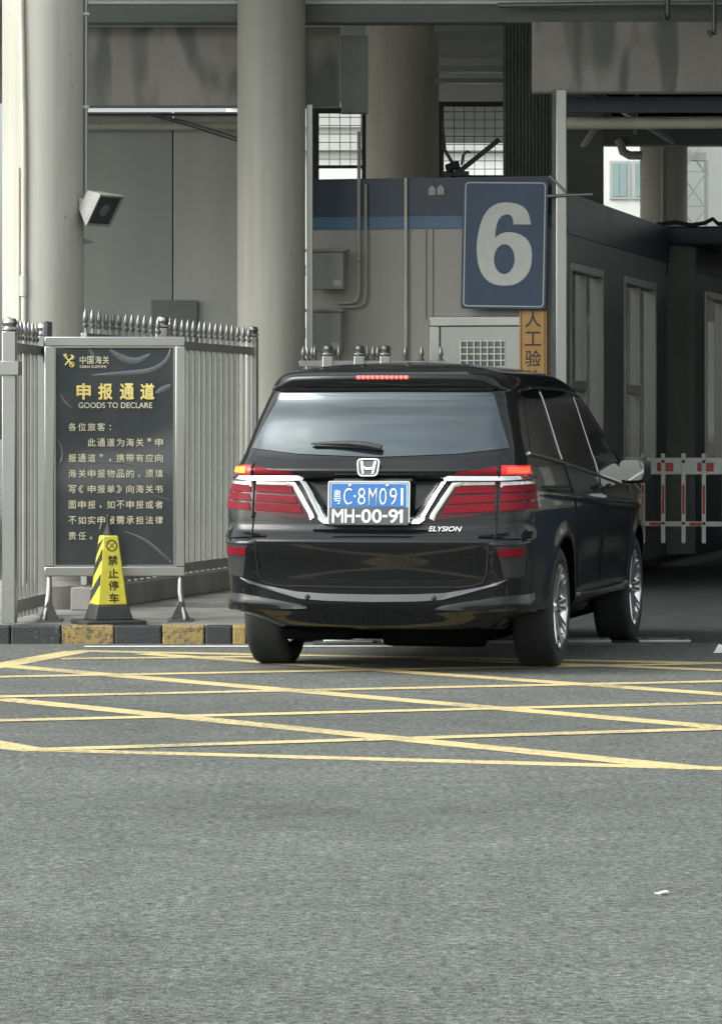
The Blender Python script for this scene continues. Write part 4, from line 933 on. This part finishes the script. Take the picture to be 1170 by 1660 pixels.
def strip(mb, path, w, off=.006, thick=.02, step=.02, mi=0, nv=2, tilt=0.0):
    pts = [Vector((p[0], p[1])) for p in path]; m = []
    for i in range(len(pts)):                               # mitred edges
        d0 = (pts[i]-pts[i-1]).normalized() if i else (pts[1]-pts[0]).normalized()
        d1 = (pts[i+1]-pts[i]).normalized() if i < len(pts)-1 else d0
        n0, n1 = Vector((-d0.y, d0.x)), Vector((-d1.y, d1.x)); bb = (n0+n1).normalized(); m.append(bb/max(.3, bb.dot(n0)))
    ww = w if isinstance(w, (list, tuple)) else [w]*len(pts)
    lo, hi = [], []
    for i in range(len(pts)-1):
        K = max(1, int((pts[i+1]-pts[i]).length/step))
        for k in range(K+(1 if i == len(pts)-2 else 0)):
            t = k/K; c_ = pts[i].lerp(pts[i+1], t); mm = m[i].lerp(m[i+1], t); w_ = ww[i]+(ww[i+1]-ww[i])*t
            lo.append(c_-mm*w_/2); hi.append(c_+mm*w_/2)
    P = []
    for j in range(nv+1):
        row = []
        for a, b in zip(lo, hi):
            c_ = a.lerp(b, j/nv); n = snorm(c_.x, c_.y); crown = (1-(2*j/nv-1)**2)*.004+tilt*(1-j/nv)
            row.append((spt(c_.x, c_.y)+n*(off+crown), n))
        P.append(row)
    return grid_patch(mb, P, thick, mi)

zs = sorted(set([round(x, 4) for x in list(np.linspace(.22, 1.745, 84))+list(np.linspace(.84, 1.14, 40))+list(np.linspace(1.55, 1.69, 24))+list(np.linspace(.72, .84, 14))+list(np.linspace(.34, .42, 8))]))
body = MB(); npt = NR+NC+NS+NF+NE+1; ringn = 2*npt-2
for z in zs:
    A_, _ = ring(z); pr = [(x, y, z) for x, y in A_]; body.v += pr+[(-x, y, z) for x, y, _z in reversed(pr[1:-1])]
for j in range(len(zs)-1):
    for i in range(ringn):
        a = j*ringn; b = a+ringn; i2 = (i+1) % ringn; body.f.append((a+i, a+i2, b+i2, b+i))
body.f += [tuple(range(ringn-1, -1, -1)), tuple(range((len(zs)-1)*ringn, len(zs)*ringn))]; body.mi = [0]*len(body.f)
bo = body.build('body', M['paint'], CAR)
cut = MB()
for a in AX:
    for s_ in (-1, 1): cut.cyl((s_*.56, a, RT+.01), (s_*1.3, a, RT+.01), .388, 56)
co = cut.build('cutter', M['plastic'])
md = bo.modifiers.new('arches', 'BOOLEAN'); md.operation = 'DIFFERENCE'; md.object = co; md.solver = 'EXACT'
co.location = CAR.location; co.rotation_euler = CAR.rotation_euler
bpy.context.view_layer.update(); dg = bpy.context.evaluated_depsgraph_get()
nm = bpy.data.meshes.new_from_object(bo.evaluated_get(dg)); bo.modifiers.clear(); old = bo.data; bo.data = nm; nm.name = 'body'
bpy.data.objects.remove(co)
nm.materials.clear(); nm.materials.append(M['paint']); nm.materials.append(M['underbody'])
for p in nm.polygons:                                       # wheel housings and floor are bare black plastic
    c_ = p.center; inside = any(math.hypot(c_.y-a, c_.z-RT-.01) < .3875 for a in AX) and abs(c_.x) < .93
    p.material_index = 1 if (c_.z < .226 or inside) else 0
nm.shade_smooth(); nm.set_sharp_from_angle(angle=R(42))

def part(name, mb, m, parent=CAR, smooth=True, bev=0.0): return mb.build(name, m, parent, smooth, bev)
# glass
c = MB(); patch(c, [(-.742, 1.248), (-.45, 1.216), (0, 1.198), (.45, 1.216), (.742, 1.248)], [(-.612, 1.556), (0, 1.5615), (.612, 1.556)], .004, .015, 50, 16)
rw = part('rear_window', c, M['car_glass'])
def zbelt(y): return float(np.interp(y, [.4, 1.15, 2.2, 3.4], [1.235, 1.185, 1.11, 1.02]))
ztop = lambda y: float(np.interp(y, [.4, .7, 1.2, 2.2, 2.7, 3.0, 3.25, 3.5, 3.62], [1.50, 1.555, 1.585, 1.58, 1.545, 1.46, 1.33, 1.15, 1.06]))
for s_ in (-1, 1):
    for (ya, yb, yc, yd) in ((.52, 1.30, .80, 1.33), (1.37, 2.42, 1.40, 2.40), (2.49, 3.52, 2.47, 3.52)):
        lo = [(y, zbelt(y)) for y in np.linspace(ya, yb, 9)]; hi = [(y, max(ztop(y), zbelt(y)+.012)) for y in np.linspace(yc, yd, 9)]
        c = MB(); P = []
        for j in range(9):
            row = []
            for i in range(17):
                a, b = lerp_poly(lo, i/16), lerp_poly(hi, i/16); y, z = a[0]+(b[0]-a[0])*j/8, a[1]+(b[1]-a[1])*j/8
                q = s_*q_at_y(y, z); n = snorm(q, z); row.append((spt(q, z)+n*.004, n))
            P.append(row)
        grid_patch(c, P, .012); part('side_window', c, M['side_glass'])
    def side_path(pts, off): return [sp(s_*q_at_y(y, z), z, off) for y, z in pts]
    c = MB(); c.tube(side_path([(y, zbelt(y)-.012) for y in np.linspace(.45, 3.55, 40)], .006), .009, 8); part('belt_trim', c, M['chrome'])
    c = MB(); c.tube(side_path([(y, ztop(y)+.012) for y in np.linspace(.75, 3.5, 40)], .004), .007, 8); part('window_trim', c, M['gloss_trim'])
    for (y0, y1) in ((1.315, 1.35), (2.445, 2.455)):
        c = MB(); c.tube(side_path([(y0+(y1-y0)*t, zbelt(y0)+.005+(ztop(y1)-zbelt(y0)-.02)*t) for t in np.linspace(0, 1, 10)], .006), .0038, 8); part('pillar_trim', c, M['chrome'])
    for pts in ([(2.46, 1.06), (2.47, .9), (2.46, .7), (2.44, .45), (2.42, .34)], [(1.34, 1.15), (1.40, .95), (1.50, .75), (1.56, .55), (1.58, .36)], [(3.52, 1.0), (3.55, .85), (3.50, .7), (3.45, .45), (3.44, .34)]):
        c = MB(); c.tube(side_path(pts, .001), .0055, 6); part('door_gap', c, M['gap'])
    c = MB(); c.tube(side_path([(y, 1.035-.012*(y-.4)) for y in np.linspace(.55, 1.32, 16)], -.003), .008, 8); part('slider_rail', c, M['gap'])
    for y in (2.28, 2.68):
        c = MB(); c.tube(side_path([(y-.11, 1.005), (y-.08, 1.008), (y, 1.008), (y+.08, 1.005), (y+.11, 1.0)], .022), [.008, .014, .015, .014, .008], 10); part('door_handle', c, M['paint'])
    c = MB(); c.tube(side_path([(y, .40-.01*math.sin((y-1.5)/1.9*3.14)) for y in np.linspace(1.52, 3.42, 24)], .008), .011, 8); part('sill_trim', c, M['chrome'])
    # mirror
    mx_, my_, mz_ = s_*.960, 3.42, 1.100
    c = MB(); hw, hh = .105, .083
    sec = [(-.06, .80, .85), (-.055, 1.0, 1.0), (.0, 1.0, 1.0), (.05, .92, .92), (.085, .70, .70), (.10, .40, .40)]
    vs, fs = [], []
    for dy, a, b in sec:
        for k in range(24):
            t = 2*math.pi*k/24; ce, se = math.cos(t), math.sin(t); e = .55
            vs.append((mx_+hw*a*math.copysign(abs(ce)**e, ce), my_+dy, mz_+hh*b*math.copysign(abs(se)**e, se)))
    for j in range(len(sec)-1):
        for k in range(24): fs.append((j*24+k, j*24+(k+1) % 24, (j+1)*24+(k+1) % 24, (j+1)*24+k))
    fs += [tuple(range(23, -1, -1)), tuple(range((len(sec)-1)*24, len(sec)*24))]; c.add(vs, fs)
    c.bar((s_*.80, my_+.02, mz_-.07), (s_*.93, my_+.02, mz_-.04), .07, .05); mo = part('mirror', c, M['paint'])
    c = MB(); vs = []
    for dy in (-.063, -.0605):
        for k in range(24):
            t = 2*math.pi*k/24; ce, se = math.cos(t), math.sin(t); e = .5
            vs.append((mx_-s_*.010+hw*.74*math.copysign(abs(ce)**e, ce), my_+dy, mz_+hh*.78*math.copysign(abs(se)**e, se)))
    c.add(vs, [tuple(range(24)), tuple(range(47, 23, -1))]+[(k, k+24, (k+1) % 24+24, (k+1) % 24) for k in range(24)]); part('mirror_glass', c, M['mirror_glass'], mo)
# windscreen
c = MB(); P = []
for j in range(9):
    z = 1.10+(1.60-1.10)*j/8; A_, L_ = ring(z); row = []; qmax = L_[-1]
    for i in range(17):
        w_ = (Wf(z)-.14)*(2*i/16-1); n = Vector((0, 1, .6)).normalized(); row.append((Vector((w_, YFf(z)-.05*(w_/Wf(z))**2+.012, z)), n))
    P.append(row)
grid_patch(c, P, .02); part('windscreen', c, M['side_glass'])

# tail lamps
for s_ in (-1, 1):
    def mir(pts): return [(s_*a, b) for a, b in pts] if s_ > 0 else [(s_*a, b) for a, b in pts]
    c = MB(); patch(c, mir([(.345, .852), (.60, .878), (.70, .895), (.99, .925)]), mir([(.455, 1.068), (.70, 1.068), (.99, 1.068)]), .006, .03, 44, 14)
    patch(c, mir([(.44, 1.100), (.70, 1.102), (.99, 1.102)]), mir([(.47, 1.122), (.60, 1.132), (.70, 1.150), (.97, 1.155)]), .006, .03, 40, 6)
    lm = part('tail_lamp', c, M['lamp_red'])
    c = MB(); patch(c, mir([(.455, 1.104), (.688, 1.106)]), mir([(.478, 1.119), (.60, 1.128), (.688, 1.145)]), .009, .01, 24, 3); part('upper_lens', c, M['lamp_rib'], lm)
    for k, (z0, q0, q1) in enumerate(((1.000, .462, .985), (.950, .435, .985), (.900, .405, .985))):
        c = MB()
        for (a, b) in ((q0, .685), (.715, q1)):
            zz = lambda q: z0-.012+.03*(q-.4)/.6 if k > 0 else z0-.006+.018*(q-.4)/.6
            patch(c, mir([(a, zz(a)), (b, zz(b))]), mir([(a+.014, zz(a)+.040), (b, zz(b)+.040)]), .013, .010, 24, 3)
        part('light_bar', c, M['lamp_rib'], lm)
    for zz in (1.035, .985, .935):
        pass
    c = MB(); patch(c, mir([(.47, 1.044), (.685, 1.048)]), mir([(.455, 1.064), (.685, 1.064)]), .012, .010, 16, 3); patch(c, mir([(.715, 1.034), (.955, 1.038)]), mir([(.715, 1.064), (.965, 1.064)]), .012, .010, 16, 3); part('reversing_lens', c, M['clear_lens'], lm)
    c = MB(); patch(c, mir([(.712, 1.104), (.965, 1.105)]), mir([(.712, 1.150), (.96, 1.152)]), .009, .010, 20, 3); part('glowing_lens', c, M['lamp_glow'], lm)
    c = MB(); patch(c, mir([(.745, 1.112), (.93, 1.114)]), mir([(.745, 1.138), (.93, 1.141)]), .013, .010, 20, 3)
    part('lit_lamp', c, M['lit_red'] if s_ > 0 else M['lit_amber'], lm)
    c = MB(); c.tube([sp(s_*.70, z, .009) for z in np.linspace(.86, 1.155, 20)], .005, 6); part('lamp_gap', c, M['gap'], lm)
    # silver blade inside the chrome diagonal
    c = MB(); strip(c, mir([(.50, 1.054), (.458, 1.046), (.338, .856)]) if s_ > 0 else mir([(.338, .856), (.458, 1.046), (.50, 1.054)]), .026, .013, .02); part('silver_blade', c, M['satin'])
# chrome wing across the tail
c = MB(); strip(c, [(-.985, 1.087), (-.425, 1.087), (-.405, 1.077), (-.285, .866), (-.262, .851), (.262, .851), (.285, .866), (.405, 1.077), (.425, 1.087), (.985, 1.087)], [.022, .026, .032, .036, .044, .044, .036, .032, .026, .022], .008, .03, nv=4, tilt=.022); part('chrome_wing', c, M['chrome'])
c = MB(); patch(c, [(-.33, .795), (.33, .795)], [(-.30, .828), (.30, .828)], .012, .02, 30, 3, off2=.006); part('lower_lip', c, M['plastic'])
# plate recess dark trim under the badge
c = MB(); patch(c, [(-.24, 1.058), (.24, 1.058)], [(-.22, 1.082), (.22, 1.082)], .016, .02, 24, 3); part('plate_lamp_cover', c, M['plastic'])
# licence plates
yp = .036; til = R(4)
c = MB(); c.box(-.226, .226, -.004, .004, -.012, .125)
pl = part('licence_plate', c, M['plate_blue'], bev=.004); pl.location = (-.008, yp, .935); pl.rotation_euler.x = -til; pl['label'] = 'blue licence plate with white characters'
c = MB(); ring_prism(c, rrect(.462, .232, .012), rrect(.444, .214, .008), -.008, .003)
for v_ in range(len(c.v)): c.v[v_] = (c.v[v_][0], c.v[v_][1], c.v[v_][2]+.018)
part('plate_frame', c, M['chrome'], pl)
c = MB(); ring_prism(c, rrect(.430, .136, .008), rrect(.424, .130, .006), -.0055, -.0035)
for v_ in range(len(c.v)): c.v[v_] = (c.v[v_][0], c.v[v_][1], c.v[v_][2]+.053)
part('plate_border', c, M['plate_white'], pl)
lettering('粤', pl, M['plate_white'], -.178, .047, -.0045, w=.042, h=.080, off=.0, name='plate_lettering')
for chh, x, w_ in (('C', -.118, .046), ('8', -.040, .043), ('M', .022, .046), ('0', .080, .042), ('9', .138, .042), ('1', .186, .012)):
    lettering(chh if chh != '1' else 'l', pl, M['plate_white'], x, .048, -.0045, w=w_, h=.094, off=-.006 if chh not in '1' else .0, name='plate_lettering')
c = MB(); c.lathe([(.006, -.0045), (.006, -.0062), (.002, -.0066)], 12, axis='y', c=(-.079, 0, .05)); part('plate_dot', c, M['plate_white'], pl)
for x in (-.105, .105):
    c = MB(); c.lathe([(.008, -.0045), (.008, -.0075), (.003, -.009)], 14, axis='y', c=(x, 0, .108)); part('plate_screw', c, M['chrome'], pl)
c = MB(); c.box(-.224, .224, -.004, .004, -.112, -.0135)
pl2 = part('licence_plate', c, M['plate_black'], bev=.003); pl2.location = (-.008, yp-.006, .938); pl2.rotation_euler.x = -til; pl2['label'] = 'black licence plate with thick white characters'
c = MB(); c.prism([(.178, -.098), (.194, -.098), (.194, -.026), (.180, -.026), (.166, -.040), (.166, -.052), (.178, -.045)], -.0062, -.0045); part('plate_lettering', c, M['plate_white'], pl2, smooth=False)
for chh, x, w_ in (('M', -.172, .062), ('H', -.106, .050), ('-', -.058, .026), ('0', -.012, .052), ('0', .048, .052), ('-', .094, .026), ('9', .140, .050)):
    lettering(chh, pl2, M['plate_white'], x, -.062, -.0045, w=w_, h=.072 if chh != '-' else .012, off=.018 if chh not in '-1' else .003, name='plate_lettering')
# emblem: rounded frame with a flared H
by = sp(0, 1.138, .014)
c = MB(); out = [(-.062, .048), (.062, .048), (.052, -.046), (-.052, -.046)]
def rpoly(P, r, n=6):
    o = []; m = len(P)
    for i in range(m):
        p = Vector(P[i]); a = (Vector(P[i-1])-p).normalized(); b = (Vector(P[(i+1) % m])-p).normalized(); s0, s1 = p+a*r, p+b*r
        for k in range(n+1): t = k/n; o.append(tuple(s0*(1-t)**2+p*2*t*(1-t)+s1*t*t))
    return o
ring_prism(c, rpoly(out, .026), rpoly([(x*.86, z*.84) for x, z in out], .020), -.006, .012)
c.prism([(-.043, .036), (-.029, .036), (-.019, -.034), (-.031, -.034)], -.005, .006); c.prism([(.043, .036), (.029, .036), (.019, -.034), (.031, -.034)], -.005, .006)
c.prism([(-.024, .002), (.024, .002), (.016, -.012), (-.016, -.012)], -.004, .005)
c.prism([(-.024, .008), (-.026, .0), (-.008, -.006), (.008, -.006), (.026, .0), (.024, .008), (.006, .0), (-.006, .0)], -.0045, .0055)
em = part('emblem', c, M['chrome'], bev=.0015); em.location = by+Vector((-.022, 0, -.006)); em.rotation_euler.x = R(-16); em.scale = (1.08, 1, 1.1)
c = MB(); c.prism(rpoly([(x*.9, z*.9) for x, z in out], .020), .006, .016); part('emblem_back', c, M['gloss_trim'], em)
# model lettering
zz = .803; p = spt(.432, zz); lt = lettering('ELYSION', CAR, M['chrome'], 0, 0, 0, w=.182, h=.030, off=.008, shear=.25, ext=.003, name='name_lettering')
lt.location = sp(.412, zz, .005); nn = snorm(.412, zz); lt.rotation_euler = (math.atan2(-nn.z, -nn.y)*-1 if False else -math.atan2(nn.z, -nn.y), 0, math.atan2(nn.x, -nn.y))
# wiper
c = MB(); pa, pb = sp(-.37, 1.262, .022), sp(.035, 1.236, .026); mid = sp(-.15, 1.260, .030)
c.tube([pa, pa.lerp(mid, .5), mid, sp(-.05, 1.250, .030), pb], [.005, .011, .015, .018, .016], 10); c.tube([sp(-.35, 1.255, .016), sp(-.15, 1.250, .016), sp(.02, 1.236, .016)], .008, 8); part('wiper', c, M['plastic'])
# high brake lamp in the roof spoiler
c = MB(); patch(c, [(-.155, 1.632), (.155, 1.632)], [(-.15, 1.654), (.15, 1.654)], .003, .02, 20, 3); hb = part('high_brake_lamp', c, M['lamp_dark'])
c = MB()
for i in range(11):
    x = -.135+.027*i; c.lathe([(.0095, -.002), (.007, -.006), (.002, -.008)], 10, axis='y', c=sp(x, 1.643, .004))
part('led', c, M['led'], hb)
c = MB(); patch(c, [(-.62, 1.566), (0, 1.568), (.62, 1.566)], [(-.615, 1.582), (0, 1.584), (.615, 1.582)], .004, .02, 40, 3); part('spoiler_lip', c, M['gloss_trim'])
# tailgate and bumper lines
c = MB(); c.tube([sp(x, z, .001) for x, z in [(-.66, .74), (-.655, .66), (-.645, .56), (-.62, .51), (-.56, .492)]+[(x, .487-.006*(1-abs(x)/.56)) for x in np.linspace(-.5, .5, 24)]+[(.56, .492), (.62, .51), (.645, .56), (.655, .66), (.66, .74)]], .0055, 6)
for s_ in (-1, 1): c.tube([sp(s_*.69, z, .001) for z in np.linspace(.745, .90, 10)], .0055, 6); c.tube([sp(s_*q, z, .001) for q, z in ((.69, .745), (.78, .745), (.9, .742), (1.0, .74))], .004, 6); c.tube([sp(s_*(.70+.13*0), z, .001) for z in (1.15, 1.17)]+[sp(s_*(.775-.001*i), 1.17+.01*i, .001) for i in range(2, 8)], .003, 6)
part('tailgate_gap', c, M['gap'])
c = MB(); patch(c, [(-.70, .500), (-.55, .458), (-.40, .418), (-.25, .408), (0, .404), (.25, .408), (.40, .418), (.55, .458), (.70, .500)], [(-.76, .532), (-.62, .490), (-.42, .456), (-.25, .447), (0, .444), (.25, .447), (.42, .456), (.62, .490), (.76, .532)], .014, .03, 60, 5, off2=.004); bs = part('bumper_strip', c, M['gloss_trim'])
for s_ in (-1, 1):
    c = MB(); c.lathe([(.014, -.002), (.014, -.006), (.010, -.010), (.003, -.011)], 16, axis='y', c=sp(s_*.355, .430, .012)); part('parking_sensor', c, M['plastic'])
    mir = lambda pts: [(s_*a, b) for a, b in pts]
    c = MB(); patch(c, mir([(.36, .372), (.70, .362), (1.02, .356)]), mir([(.36, .380), (.74, .440), (1.02, .448)]), .022, .04, 40, 6, off2=.002); part('bumper_fin', c, M['paint'])
    c = MB(); patch(c, mir([(.715, .655), (.875, .660)]), mir([(.715, .698), (.875, .703)]), .006, .02, 14, 3); part('reflector', c, M['lamp_rib'])
    c = MB(); patch(c, mir([(.74, .535), (.88, .545)]), mir([(.705, .712), (.895, .718)]), .001, .01, 14, 6); part('reflector_bezel', c, M['plastic'])
    c = MB(); patch(c, mir([(.60, .758), (.80, .750), (1.0, .752)]), mir([(.60, .770), (.80, .790), (1.0, .796)]), .007, .02, 24, 4, off2=.001); part('bumper_shoulder', c, M['paint'])
# under the tail
c = MB(); c.box(-.58, .58, .30, .60, .235, .37); c.box(-.60, .60, .6, 4.3, .17, .24); c.cyl((-.62, AX[0], .30), (.62, AX[0], .30), .05, 14); c.box(-.55, -.15, .25, .62, .18, .25); part('underbody', c, M['underbody'], bev=.02)
c = MB(); c.lathe([(.11, -.28), (.115, -.26), (.115, .26), (.11, .28)], 20, axis='x', c=(.28, .45, .255)); part('exhaust', c, M['underbody'])
# wheels
def wheel(s_, y):
    ox = s_*.893; hub = MB(); hub.lathe([(.17, -.02*s_), (.17, -.06*s_), (.05, -.07*s_)], 28, axis='x', c=(0, 0, 0)); h = hub.build('wheel', M['steel_dark'], CAR); h.location = (ox-s_*.03, y, RT)
    t = MB(); wd = .235; h2 = .235
    pr = [(.245, -.02), (.262, -.006), (.290, -.0005), (.318, -.004), (.336, -.014), (.3445, -.034), (RT, -.06), (RT, -.175), (.3445, -.201), (.336, -.221), (.318, -.231), (.290, -.2345), (.245, -.215)]
    t.lathe([(r, (x+.03)*s_) for r, x in pr], 64, axis='x', caps=False); t.build('tyre', M['tyre'], h)
    rm_ = MB(); rm_.lathe([(r, (x+.03)*s_) for r, x in [(.246, -.004), (.246, -.014), (.236, -.012), (.228, -.030), (.222, -.06), (.222, -.20), (.246, -.22)]], 64, axis='x', caps=False)
    rm_.lathe([(.001, (.006)*s_), (.026, .005*s_), (.032, -.003*s_), (.055, -.010*s_), (.06, -.03*s_)], 28, axis='x')
    for k in range(10):
        for dk in (-.10, .10):
            a = 2*math.pi*k/10; a2 = a+dk; 
            rm_.bar(((-.016)*s_, .045*math.cos(a+dk*1.2), .045*math.sin(a+dk*1.2)), ((.012)*s_, .236*math.cos(a2), .236*math.sin(a2)), .016, .022)
    rm_.build('rim', M['alloy'], h); return h
for y in AX:
    for s_ in (-1, 1): wheel(s_, y)
